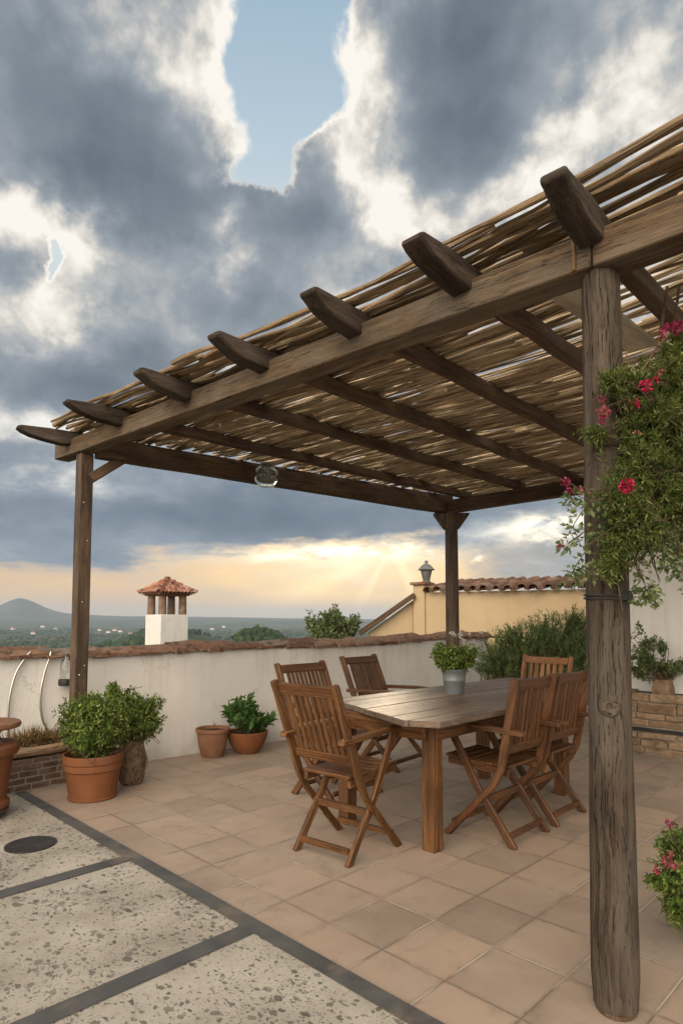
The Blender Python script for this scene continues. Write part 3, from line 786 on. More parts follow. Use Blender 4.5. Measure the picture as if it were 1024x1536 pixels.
def parapet():
    root = thing('parapet_wall', 'low white rendered parapet wall capped with old clay tiles behind the table', 'wall', (0, 0, 0))
    mb = MB(); a, b = .2, 7.9; n = 40; T = .27
    vs, gs, fs = [], [], []
    for i in range(n + 1):
        x = a + (b - a) * i / n; top = .985 + .012 * math.sin(x * 2.1) + .05 * max(0, (x - 4.5) / 3) 
        f0 = WF(x) + .006 * math.sin(x * 3.7) + .004 * math.sin(x * 9)
        for y, z in ((f0 - .02, -.05), (f0 - .006, .10), (f0, .55), (f0 + .006, top), (f0 + T, top), (f0 + T, -.62)):
            vs.append((x, y, z)); gs.append((x, y, z))
    for i in range(n):
        for k in range(5): fs.append((i * 6 + k, i * 6 + 6 + k, i * 6 + 7 + k, i * 6 + k + 1))
    fs += [tuple(range(6)), tuple(n * 6 + k for k in range(5, -1, -1))]
    mb.add(vs, fs, gs); mb.build('wall', M['white'], root)
    mb = MB(); x = a - .02
    while x < b:
        L = rng.uniform(.34, .46); top = .972 + .012 * math.sin(x * 2.1) + .05 * max(0, (x - 4.5) / 3)
        y0, y1 = WF(x) + T / 2 + rng.uniform(-.02, .02), WF(x + L) + T / 2 + rng.uniform(-.02, .02)
        wd = rng.uniform(.33, .41); hh = rng.uniform(.058, .095)
        arch(mb, (x, y0, top + rng.uniform(-.006, .006)), (x + L, y1, top + .020 + rng.uniform(-.012, .018)), wd, wd * rng.uniform(.80, .95), hh, .024, n=15, jit=.011)
        # ragged mortar and shards bedded under the tile edge
        for q in range(4):
            sx = x + rng.uniform(0, L)
            mb.beam((sx, WF(sx) - rng.uniform(.0, .03), top + .012), (sx + rng.uniform(.12, .26), WF(sx) - rng.uniform(-.01, .035), top + rng.uniform(.004, .02)), rng.uniform(.05, .09), rng.uniform(.016, .03), n=3, jit=.006)
        x += L * rng.uniform(.80, .88)
    mb.build('coping', M['rooftile'], root)
parapet()

# bright steel hoops and the glass lamp fixed on the parapet wall
def wl(x, z, off=.03): return (x, WF(x) - off, z)
def hose(pts, lab, r=.0095, extra=None):
    P = [Vector(p) for p in pts]; path = []
    for i in range(len(P) - 1):
        p0, p1, p2, p3 = P[max(i - 1, 0)], P[i], P[i + 1], P[min(i + 2, len(P) - 1)]
        for k in range(6):
            t = k / 6
            path.append(.5 * ((2 * p1) + (p2 - p0) * t + (2 * p0 - 5 * p1 + 4 * p2 - p3) * t * t + (3 * p1 - p0 - 3 * p2 + p3) * t ** 3))
    path.append(P[-1])
    mb = MB(); mb.tube(path, r, 10)
    if extra: mb.beam(*extra, .028, .022)
    tag(mb.build('wall_pipe', M['chrome']), lab, 'pipe', 'bent pipes on the parapet wall')
hose([wl(1.80, 1.02, .02), wl(1.745, .955, .035), wl(1.69, .84), wl(1.655, .66), wl(1.65, .45), wl(1.66, .31)], 'bright bent steel pipe on the white wall nearest the terracotta urn')
hose([wl(1.955, 1.035, .035), wl(1.94, .97, .04), wl(1.905, .83), wl(1.882, .66), wl(1.90, .48), wl(1.955, .36), wl(2.02, .29)], 'steel pipe with a flat bracket on top curving down into the brick planter', .0095, (wl(1.85, 1.05, .05), wl(1.97, 1.032, .05)))
def wall_lamp():
    x = 2.06; y = WF(x)
    root = thing('wall_lamp', 'small glass wall lamp with a dark base on the white wall beside the brown post', 'lamp', (x, y - .075, .735))
    mb = MB(); mb.lathe([(.0, 0), (.055, 0), (.06, .012), (.058, .05), (.05, .056), (.0, .056)], n=24); mb.beam((0, .0, .03), (0, .08, .03), .03, .03); mb.build('base', M['darkmetal'], root)
    mb = MB(); mb.lathe([(.044, .0565), (.048, .09), (.047, .16), (.036, .205), (.018, .225), (.016, .245), (.0, .247)], n=24); mb.build('glass_shade', M['glass'], root)
    mb = MB(); mb.tube([(0, .0, .245), (0, .03, .262), (0, .078, .255)], .006, 6); mb.build('arm', M['greymetal'], root)
wall_lamp()

# ------------------------------------------------------------------ white house on the right, ochre house beyond
def house_right():
    root = thing('white_house', 'tall plain white house wall rising behind the weathered round post on the right', 'house', (0, 0, 0))
    mb = MB(); mb.box((6.72, -4.5, -.3), (7.1, 2.58, 3.3)); mb.build('wall', M['white2'], root, .02)
house_right()

def ochre_house():
    root = thing('ochre_house', 'ochre rendered house with a clay tile eave and a sloping gable behind the parapet', 'house', (0, 0, 0))
    A, B = Vector((8.74, 6.80, 0)), Vector((9.62, 2.6, 0)); d = (B - A).normalized(); nb = Vector((-d.y, d.x, 0))     # nb points away from the camera
    if nb.x < 0: nb = -nb
    mb = MB(); L = (B - A).length
    mb.prism([(0, -.62), (L, -.62), (L, 1.745), (0, 1.765)], 3.2, A + nb * 1.6, tuple(d), (0, 0, 1), tuple(nb))
    mb.prism([(-.09, -.62), (.13, -.62), (.13, 1.90), (-.09, 1.90)], .30, A + nb * .10, tuple(d), (0, 0, 1), tuple(nb))
    # side gable stepping down to the left
    g0, g1 = A + Vector((0, 0, 0)), Vector((8.13, 7.45, 0)); gd = (g1 - g0); gl = gd.length; gd.normalize(); gn = Vector((-gd.y, gd.x, 0))
    if gn.x < 0: gn = -gn
    mb.prism([(.09, -.62), (gl, -.62), (gl, 1.05), (.09, 1.63)], .30, g0 + gn * .22, tuple(gd), (0, 0, 1), tuple(gn))
    mb.build('wall', M['yellow'], root, .012)
    mb = MB()
    mb.beam(g0 + gn * .16 + gd * .08 + Vector((0, 0, 1.70)), g0 + gn * .16 + gd * (gl + .15) + Vector((0, 0, 1.02)), .52, .045, n=4, jit=.004)
    mb.beam(g0 + gn * -.02 + gd * .08 + Vector((0, 0, 1.735)), g0 + gn * -.02 + gd * (gl + .17) + Vector((0, 0, 1.05)), .07, .075, n=4, jit=.004)
    mb.build('barge_board', M['rafter'], root, .004)
    mb = MB(); mb.beam(A - d * .13 + nb * .1 + Vector((0, 0, 1.925)), A + d * .17 + nb * .1 + Vector((0, 0, 1.925)), .40, .05); mb.build('pillar_cap', M['terracotta_old'], root, .008)
    # eave: three overlapping courses of barrel tiles running back from the wall
    mb = MB(); pitch = .205; n = int(L / pitch)
    for row in range(5):
        for i in range(n):
            s = .22 + i * pitch + rng.uniform(-.012, .012)
            if s > L: continue
            r0 = -.13 + row * .30; z0 = 1.758 + row * .043
            p0 = A + d * s + nb * (r0 + rng.uniform(-.02, .02)) + Vector((0, 0, z0 + rng.uniform(-.008, .008) + .014))
            p1 = A + d * (s + rng.uniform(-.012, .012)) + nb * (r0 + .38) + Vector((0, 0, z0 + .078 + rng.uniform(-.006, .006)))
            w = rng.uniform(.165, .185)
            arch(mb, p0, p1, w, w * .86, w * .52, .015, n=7)
            # channel tile between the barrels
            q0, q1 = p0 + d * (pitch / 2) + Vector((0, 0, .035)), p1 + d * (pitch / 2) + Vector((0, 0, .035))
            arch(mb, q0, q1, .16, .15, .06, .014, up=(0, 0, -1), n=5)
    mb.build('roof', M['rooftile'], root)
ochre_house()

def lantern_urn():
    root = thing('garden_lantern', 'grey lidded metal lantern standing on the corner pillar of the ochre house', 'lantern', (8.86, 6.72, 1.952))
    mb = MB(); mb.lathe([(.0, 0), (.075, 0), (.078, .018), (.058, .03), (.066, .05), (.098, .19), (.102, .215), (.0, .215)], n=20); mb.build('body', M['greymetal'], root)
    mb = MB(); mb.lathe([(.0, .2155), (.148, .2155), (.152, .228), (.128, .245), (.105, .275), (.07, .31), (.036, .33), (.024, .338), (.022, .35), (.034, .362), (.03, .38), (.012, .392), (.0, .394)], n=20); mb.build('lid', M['greymetal'], root)
lantern_urn()

def chimney():
    X0, Y0, W_, Z1 = 4.51, 8.22, .455, 1.36
    c = Vector((X0 + W_ / 2, Y0 + W_ / 2, 0))
    root = thing('chimney', 'square white chimney with clay columns and a little tiled hip roof', 'chimney', c)
    h = W_ / 2
    mb = MB(); mb.prism([(-h, -h), (h, -h), (h, h), (-h, h)], Z1 + .7, (0, 0, (Z1 - .7) / 2), (1, 0, 0), (0, 1, 0), (0, 0, 1)); mb.build('stack', M['white'], root, .008)
    for sx in (-1, 1):
        for sy in (-1, 1):
            mb = MB(); q = h - .062
            mb.tube([(sx * q, sy * q, Z1 + .001), (sx * q, sy * q, Z1 + .28)], [.060, .056], 14); mb.build('column', M['column'], root)
    mb = MB(); mb.prism([(-h * 1.06, -h * 1.06), (h * 1.06, -h * 1.06), (h * 1.06, h * 1.06), (-h * 1.06, h * 1.06)], .03, (0, 0, Z1 + .296), (1, 0, 0), (0, 1, 0), (0, 0, 1)); mb.build('lintel', M['terracotta_old'], root, .004)
    mb = MB(); E = h + .055; zb, za = Z1 + .30, Z1 + .50
    for k in range(4):
        ax = Vector((math.cos(k * math.pi / 2), math.sin(k * math.pi / 2), 0)); tx = Vector((-ax.y, ax.x, 0))
        mb.add([tuple(ax * E + tx * E + Vector((0, 0, zb))), tuple(ax * E - tx * E + Vector((0, 0, zb))), (0, 0, za)], [(0, 1, 2)], [(0, 0, 0)] * 3)
        for i in range(-4, 5):
            s = i * E / 4.6
            run = (E - abs(s)) ; n = max(1, int(run / .085))
            for j in range(n):
                f0, f1 = j / n, min(1.0, (j + 1.35) / n)
                d0, d1 = E + .03 - run * f0, E + .03 - run * f1
                z0, z1 = zb + (za - zb) * (1 - (d0) / (E + .03)) + .014, zb + (za - zb) * (1 - d1 / (E + .03)) + .006
                arch(mb, ax * d0 + tx * (s + rng.uniform(-.006, .006)) + Vector((0, 0, z0)), ax * d1 + tx * s + Vector((0, 0, z1)), .074, .062, .034, .01, n=6, jit=.003)
        e = (ax + tx)
        for j in range(4):
            f0, f1 = j / 4, min(1, (j + 1.25) / 4)
            arch(mb, e * (E + .03) * (1 - f0) + Vector((0, 0, zb + (za - zb) * f0 + .03)), e * (E + .03) * (1 - f1) + Vector((0, 0, zb + (za - zb) * f1 + .018)), .075, .065, .045, .012, n=6)
    mb.build('roof', M['chimtile'], root)
    mb = MB(); mb.lathe([(.0, za), (.045, za), (.04, za + .02), (.034, za + .03), (.044, za + .045), (.044, za + .065), (.03, za + .075), (.0, za + .076)], n=14); mb.build('finial', M['terracotta_old'], root)
chimney()

# ------------------------------------------------------------------ pergola
def pergola():
    root = thing('pergola', 'rustic timber pergola with rounded rafter ends and a roof of dry canes', 'pergola', (0, 0, 0))
    bx = lambda y: 2.112 - .033 * (y - .8)              # centre line of the front beam
    bz = lambda y: 2.552 + .0275 * (y - .8)
    # weathered round post
    mb = MB(); path, rad = [], []
    for i in range(25):
        k = i / 24; path.append((2.152 - .026 * k + .004 * math.sin(k * 7), .868 - .025 * k + .003 * math.sin(k * 5 + 1), .012 + 2.478 * k)); rad.append((.0745 - .0095 * k) * (1 + .025 * math.sin(k * 13) + .012 * math.sin(k * 31)) * (.93 if i == 0 else 1) * (.95 if i == 24 else 1))
    mb.tube(path, rad, 28)
    V = mb.v
    for i in range(25):                                    # flattened, cracked faces
        for k in range(28):
            q = Vector(V[i * 28 + k]); c = Vector(path[i]); dv = q - c; a = 2 * math.pi * k / 28
            s = 1 - .05 * math.cos(4 * a + .6) ** 2 + .012 * math.sin(9 * a + i * .12)
            if k in (19,): s -= .10 * (.5 + .5 * math.sin(i * .7))
            V[i * 28 + k] = tuple(c + dv * s)
    post = mb.build('post', M['old_post'], root); post['label'] = 'grey weathered round post with a knot and a wire tie'
    mb = MB(); rr = .0725
    for k2 in (0, .011): mb.tube([(2.1385 + math.cos(a) * rr, .8555 + math.sin(a) * rr, 1.352 + k2 + .003 * math.sin(a)) for a in np.linspace(0, 2 * math.pi, 33)], .0042, 6, cap=False)
    cl = Vector((2.1385, .8555, 1.357)) + Vector((-.25, -.97, 0)) * .0765
    mb.beam(cl + Vector((-.022, .006, 0)), cl + Vector((.022, -.006, 0)), .012, .022); mb.tube([cl + Vector((0, 0, -.02)), cl + Vector((0, -.012, .02))], .006, 8)
    mb.build('wire_tie', M['darkmetal'], post)
    kn = Vector((2.1405, .858, .995)); kd = (Vector((0, 0, .995)) - kn).normalized(); kd = Vector((kd.x, kd.y, 0)).normalized()
    mb = MB(); d, s, u = frame(kd)
    prof = [(.034, .060), (.027, .0712), (.017, .0725), (.0115, .071), (.009, .066), (.0, .065)]
    vs, fs = [], []
    for r_, o_ in prof:
        for k in range(16):
            a = 2 * math.pi * k / 16; vs.append(kn + kd * o_ + s * (math.cos(a) * r_) + u * (math.sin(a) * r_ * 1.15))
    for i in range(len(prof) - 1):
        for k in range(16): fs.append((i * 16 + k, i * 16 + (k + 1) % 16, i * 16 + 16 + (k + 1) % 16, i * 16 + 16 + k))
    mb.add(vs, fs, [(0, v.z, v.x) for v in vs]); mb.build('knot', M['old_post'], post)
    mb = MB(); mb.lathe([(.0, .001), (.069, .001), (.0725, .004), (.067, .013), (.0, .014)], (2.153, .869, 0), 18, .10); mb.build('foot_plate', M['rafter'], post)
    # square brown front post and the back corner post
    mb = MB(); mb.beam((1.985, 4.865, 0), (1.985, 4.865, 2.592), .102, .102, up=(1, 0, 0), n=8, jit=.0015)
    p2 = mb.build('post', M['postdark'], root, .006); p2['label'] = 'square dark brown post behind the potted shrub'
    for z, dx, r_ in ((.86, -.018, .006), (.93, .02, .004), (1.42, -.01, .005), (1.9, .015, .004), (2.2, -.02, .005)):
        mb = MB(); mb.lathe([(.0, -.004), (r_, -.003), (r_ * .7, .003), (0, .004)], (1.985 + dx, 4.865 - .052, z), 10)
        mb.build('screw', M['chrome'], p2)
    mb = MB(); mb.tube([(6.07, 4.23, 0), (6.07, 4.23, 1.2), (6.07, 4.23, 2.56)], [.082, .078, .074], 18)
    p3 = mb.build('post', M['postdark'], root); p3['label'] = 'round brown back post standing behind the table plant'
    mb = MB(); ad = Vector((S2, -S2, 0))
    mb.prism([(-.21, .19), (-.20, .165), (-.085, 0), (.085, 0), (.20, .165), (.21, .19)], .12, (6.07, 4.23, 2.352), tuple(ad), (0, 0, 1), (S2, S2, 0), along=(0, 1))
    mb.build('capital', M['postdark'], p3, .006)
    # front beam: two lengths butted over the post
    mb = MB()
    ys = (-1.2, .842, 5.28)
    for a, b in zip(ys[:-1], ys[1:]):
        mb.beam((bx(a), a + .002, bz(a)), (bx(b), b - .002, bz(b)), .125, .128, n=14, jit=.003)
    beam = mb.build('beam', M['beam'], root, .007); beam['label'] = 'long front beam under the rafter ends'
    mb = MB(); mb.tube([(bx(.9) - .066, .90, bz(.9) + .055), (bx(.895) - .068, .897, bz(.9) + .0), (bx(.9) - .067, .899, bz(.9) - .06)], .006, 6); mb.build('rope', M['straw'], beam)
    mb = MB(); mb.beam((bx(4.85) + .07, 4.80, 2.645), (6.0, 4.31, 2.63), .10, .16, n=10, jit=.003); mb.build('beam', M['rafter'], root, .006)
    mb = MB(); mb.beam((6.075, 4.34, 2.626), (6.065, -1.2, 2.626), .11, .15, n=12, jit=.003); mb.build('beam', M['rafter'], root, .006)
    mb = MB(); mb.beam((2.02, 4.83, 2.40), (2.27, 4.775, 2.60), .075, .075); mb.build('brace', M['rafter'], root, .005)
    mb = MB(); mb.beam((2.09, 1.015, 2.538), (3.1, 1.03, 2.60), .13, .022); mb.build('board', M['board'], root, .003)
    # rafters with boat-shaped ends
    raf = [(.845, .96, 1.735), (1.355, 1.50, 1.70), (1.935, 2.14, 1.695), (2.59, 2.76, 1.655), (3.31, 3.36, 1.63), (4.16, 4.05, 1.555), (4.985, 4.32, 1.53)]
    for yf, yb, xt in raf:
        zb = bz(yf) + .004
        f0 = Vector((bx(yf) + .05, yf, zb + .062)); bk = Vector((6.20, yb, 2.742))
        mb = MB(); mb.beam(f0 + Vector((0, 0, .012)), bk, .064, .078, n=16, jit=.004)
        r = mb.build('rafter', M['rafter'], root, .008)
        ov = bx(yf) + .055 - xt; H = .122
        out = [(0, .055), (-ov * .55, .052), (-ov * .94, .044), (-ov, .034), (-ov * .995, .014), (-ov * .94, .0), (-ov * .82, -.026), (-ov * .62, -.048), (-ov * .36, -.058), (-ov * .15, -.056), (0, -.045)]
        out = [(px, py * (rng.uniform(.88, 1.16) if px else 1) + (rng.uniform(-.004, .004) if px else 0)) for px, py in out]
        ax = (f0 - bk).normalized(); ax = -Vector((ax.x, ax.y + rng.uniform(-.03, .03), 0)).normalized()
        w = rng.uniform(.080, .096)
        mb = MB(); mb.prism(out, w, f0 + ax * .002, tuple(ax), (0, 0, 1), (-ax.y, ax.x, 0), along=(1, 0))
        mb.build('rafter_end', M['head'], r, .011, seg=3)
    # canes: one layer of thick peeled branches at the front edge, reeds over the rest
    def lift(y): q = min(1, max(0, (1.9 - y) / 1.5)); return .075 * q * q * (3 - 2 * q)
    def zr(x, y):
        return zr0(x, y) + lift(y)
    def zr0(x, y): 
        k = (x - 2.1) / 4.0
        return (bz(y) + .128) * (1 - k) + 2.795 * k if x > 2.1 else bz(y) + .128 + (2.1 - x) * .04
    def cane(mb, x, y0, y1, r, dz=0., wig=.02, n=6):
        L = y1 - y0; m = max(4, int(L / .16)); a1, a2 = rng.uniform(0, 6), rng.uniform(0, 6); dr = rng.uniform(-.035, .035); fl = rng.random() < .5
        path, rad = [], []
        for i in range(m + 1):
            k = i / m; y = y0 + L * k
            xx = x - .05 * (y - 2.2) * max(0, 1 - (x - 1.8) / 3) + dr * (k - .5) * 2 + wig * (math.sin(a1 + y * 3.1) * .6 + math.sin(a2 + y * 7.7) * .4)
            path.append((xx, y, zr(xx, min(max(y, .3), 5)) + dz + .006 * math.sin(a2 + y * 4.3)))
            tp = 1 - .45 * (k if fl else 1 - k)
            rad.append(r * tp * rng.uniform(.88, 1.12) * (1.22 if rng.random() < .18 else 1))
        mb.tube(path, rad, n)
    Y0, Y1 = -1.1, 5.07
    x = 1.865; cnt = 0
    while x < 2.62:
        y = Y0 - rng.uniform(0, .8)
        while y < Y1 - .3:
            L = rng.uniform(1.6, 3.4); e = min(y + L, Y1 + rng.uniform(-.10, .05))
            if e - y > .4:
                mb = MB(); cane(mb, x + rng.uniform(-.007, .007), y, e, rng.uniform(.010, .019), rng.uniform(0, .018), .024, 8); mb.build('branch', M['branch'], root); cnt += 1
            y += L - rng.uniform(-.02, .35)
        x += rng.uniform(.023, .040)
    print('branches', cnt)
    mb = MB()
    while x < 6.62:
        ye = 5.03 - .16 * (x - 2) 
        y = Y0 - rng.uniform(0, .9)
        while y < ye - .2:
            L = rng.uniform(1.0, 2.6); e = min(y + L, ye + rng.uniform(-.09, .05))
            if e - y > .25 and (y > .9 or rng.random() < .70): cane(mb, x + rng.uniform(-.008, .008), y, e, rng.choice((.006, .009, .011, .013, .016)) * rng.uniform(.85, 1.1), rng.uniform(0, .02), .024, 6)
            y += L - rng.uniform(-.05, .25)
        x += rng.uniform(.022, .035)
    # loose thin reeds over the top, denser towards the far left
    for _ in range(950):
        xx = 1.92 + 4.65 * rng.random() ** .9; ye = 5.0 - .16 * (xx - 2); yc = ye - (rng.random() ** (1.25 if xx < 4 else 1.0)) * (ye - (1.7 if xx < 4 else .2)); L = rng.uniform(.5, 1.6)
        cane(mb, xx, max(Y0, yc - L), min(ye, yc + L * .3), rng.uniform(.006, .014), rng.uniform(.014, .036), .026, 5)
    mb.build('reed_mat', M['reed'], root)
pergola()

def glass_lantern():
    root = thing('glass_lantern', 'clear glass globe hanging under a rafter of the pergola', 'lantern', (3.206, 4.105, 2.405))
    root.scale = (1.2, 1.2, 1.1)
    zs = .19
    mb = MB()
    mb.lathe([(.0, .0), (.035, .0), (.058, .010), (.078, .045), (.084, .085), (.078, .125), (.058, .155), (.040, .165), (.037, .162), (.055, .150), (.0735, .124), (.079, .085), (.073, .048), (.055, .0145), (.034, .005), (.0, .005)], n=32); mb.build('glass_globe', M['glass'], root)
    mb = MB(); mb.lathe([(.0, .166), (.041, .166), (.043, .172), (.041, .182), (.012, .192), (.0, .193)], n=20); mb.tube([(0, 0, .19), (.004, 0, .24), (0, 0, .30)], .0025, 6); mb.build('hanger', M['greymetal'], root)
    for k in range(3):
        a = k * 2.1; mb = MB(); mb.tube([(.041 * math.cos(a), .041 * math.sin(a), .168), (.081 * math.cos(a), .081 * math.sin(a), .125), (.0865 * math.cos(a), .0865 * math.sin(a), .085), (.08 * math.cos(a), .08 * math.sin(a), .045), (.03 * math.cos(a), .03 * math.sin(a), -.004)], .0018, 5); mb.build('wire', M['zinc'], root)
glass_lantern()

# ------------------------------------------------------------------ dining table
def clip(poly, axis, lim, keep_less):
    out = []
    for i in range(len(poly)):
        a, b = poly[i], poly[(i + 1) % len(poly)]
        ia, ib = (a[axis] <= lim) == keep_less, (b[axis] <= lim) == keep_less
        if ia: out.append(a)
        if ia != ib:
            k = (lim - a[axis]) / (b[axis] - a[axis]); out.append((a[0] + (b[0] - a[0]) * k, a[1] + (b[1] - a[1]) * k))
    return out
def table():
    root = thing('dining_table', 'weathered plank dining table with clipped corners and square brown legs', 'table', (0, 0, 0))
    P = [(2.575, 2.11), (2.66, 1.935), (4.98, 1.96), (5.22, 2.14), (5.25, 2.72), (5.12, 2.985), (2.97, 3.01), (2.90, 2.965)]
    mb = MB(); n = 7; y0, y1 = 1.934, 3.012; w = (y1 - y0) / n
    for i in range(n):
        q = clip(clip(P, 1, y0 + i * w + .002, False), 1, y0 + (i + 1) * w - .002, True)
        if len(q) < 3: continue
        dz = rng.uniform(-.0015, .0015)
        # long planks are jointed so each keeps its own tone
        cut = rng.uniform(3.6, 4.4)
        for part in ((q,) if i % 2 == 0 else (clip(q, 0, cut - .001, True), clip(q, 0, cut + .001, False))):
            mb.prism(part, .034, (0, 0, .733 + dz), (1, 0, 0), (0, 1, 0), (0, 0, 1), along=(1, 0))
    mb.build('tabletop', M['table'], root, .004)
    mb = MB()
    for a, b in (((2.70, 2.17), (2.93, 2.84)), ):
        pass
    mb.beam((2.84, 2.105, .662), (4.72, 2.105, .662), .026, .105); mb.beam((2.84, 2.86, .662), (4.72, 2.86, .662), .026, .105)
    mb.beam((2.805, 2.14, .662), (2.805, 2.83, .662), .026, .105); mb.beam((4.755, 2.14, .662), (4.755, 2.83, .662), .026, .105)
    for x in (3.3, 4.1): mb.beam((x, 2.12, .69), (x, 2.845, .69), .05, .04)
    mb.build('apron', M['teak'], root, .004)
    for x, y in ((2.865, 2.145), (2.865, 2.81), (4.44, 2.145), (4.44, 2.81)):
        mb = MB(); mb.beam((x, y, 0), (x, y, .7155), .084, .084, up=(1, 0, 0), n=3, jit=.0008); mb.build('leg', M['teak'], root, .005)
table()

# ------------------------------------------------------------------ folding armchairs
def make_chair(name, label, loc, rz, mat, slats=8, up=0.):
    """origin between the feet, facing +x"""
    root = thing(name, label, 'chair', loc, rz, 'folding wooden chairs around the table')
    ax, ay, an = (1, 0, 0), (0, 0, 1), (0, 1, 0)
    T = .027
    for s in (-1, 1):
        # back stile that bends at the seat and runs on to the front foot
        mb = MB()
        out = [(-.385 + up, .945), (-.345 + up, .955), (-.330 + up, .94), (-.136, .44), (-.082, .335), (.230, .012), (.222, .0), (.184, .0), (-.130, .335), (-.182, .43)]
        mb.prism(out, T, (0, s * .232, 0), ax, ay, an, along=(.45, -.9)); mb.build('leg', mat, root, .006)
        # leg from the rear foot up to the front of the armrest
        mb = MB()
        out = [(-.232, .012), (-.222, 0), (-.184, 0), (.044, .30), (.230, .628), (.192, .645), (.004, .322)]
        mb.prism(out, T * .95, (0, s * .198, 0), ax, ay, an, along=(.5, .85)); mb.build('leg', mat, root, .005)
        mb = MB()
        out = [(-.30, .632), (-.30, .662), (.10, .676), (.275, .672), (.295, .662), (.295, .645), (.275, .642), (.10, .648)]
        mb.prism(out, .052, (0, s * .222, 0), ax, ay, an, along=(1, 0)); mb.build('armrest', mat, root, .006)
    # seat: side rails and slats
    mb = MB()
    for s in (-1, 1): mb.beam((-.17, s * .165, .405), (.235, s * .165, .425), .028, .04)
    for i in range(8):
        x = -.155 + i * .0545; z = .438 + .004 * math.cos(i * .8) + .012 * (i / 7)
        mb.beam((x, -.176, z), (x, .176, z), .0505, .016)
    mb.build('seat', mat, root, .003)
    # back: top and bottom rails, upright slats
    mb = MB()
    pt = lambda k: Vector((-.160 - (.345 - up - .165) * k, 0, .46 + .475 * k))      # along the back
    ud = (pt(1) - pt(0)).normalized(); nb = Vector((ud.z, 0, -ud.x))
    for k, h in ((.94, .062), (.17, .05)):
        c = pt(k); mb.beam(c + Vector((0, -.216, 0)), c + Vector((0, .216, 0)), .026, h, up=tuple(ud))
    wd = .366 / slats
    for i in range(slats):
        y = -.183 + wd * (i + .5); a, b = pt(.20), pt(.90)
        mb.beam(a + Vector((0, y, 0)), b + Vector((0, y, 0)), wd * .62, .014, up=tuple(nb))
    mb.build('backrest', mat, root, .003)
    for (x, z, yy, w, h) in ((-.187, .065, .183, .02, .034), (.178, .075, .217, .02, .034), (-.035, .235, .217, .022, .04)):
        mb = MB(); mb.beam((x, -yy, z), (x, yy, z), w, h); mb.build('stretcher', mat, root, .003)
    return root
PI = math.pi
make_chair('folding_chair', 'honey brown folding armchair seen from behind at the near left end of the table', (2.55, 2.515, 0), R(6), M['teak']).scale = (1, .93, 1)
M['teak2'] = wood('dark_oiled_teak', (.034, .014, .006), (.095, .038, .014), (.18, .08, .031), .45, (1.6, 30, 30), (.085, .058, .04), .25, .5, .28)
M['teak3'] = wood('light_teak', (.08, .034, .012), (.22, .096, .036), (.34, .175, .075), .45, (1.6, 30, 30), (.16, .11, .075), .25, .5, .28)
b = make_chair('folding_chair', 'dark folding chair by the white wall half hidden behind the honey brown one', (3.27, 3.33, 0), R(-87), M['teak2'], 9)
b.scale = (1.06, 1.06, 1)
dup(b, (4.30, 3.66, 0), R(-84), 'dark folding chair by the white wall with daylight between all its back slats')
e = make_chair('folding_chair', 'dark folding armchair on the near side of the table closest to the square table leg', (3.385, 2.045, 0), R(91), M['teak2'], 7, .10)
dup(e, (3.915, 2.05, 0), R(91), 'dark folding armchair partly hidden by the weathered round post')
make_chair('folding_chair', 'light brown folding chair at the far end of the table before the green bush', (5.15, 2.75, 0), R(176), M['teak3'], 6, .08)

# ------------------------------------------------------------------ pots and plants
def pot_profile(rb, rt, h, lip, rim):
    return [(.0, .0), (rb * .96, .0), (rb * 1.06, h * .012), (rb * 1.08, h * .045), (rb * 1.02, h * .06), (rb * 1.03, h * .085), (rt * .90, h - rim - .055), (rt * .955, h - rim - .045), (rt * .965, h - rim - .010), (rt * .945, h - rim), (rt * .99, h - rim + .006), (rt * 1.0, h - .012), (rt * .985, h), (rt * .93, h), (rt * .91, h - .012), (rt * .88, h - .045), (.0, h - .05)]
def soil(parent, r, z):
    mb = MB(); mb.lathe([(.0, z + .012), (r * .5, z + .01), (r, z - .004)], n=24, wob=.01); return mb.build('soil', M['soil'], parent)

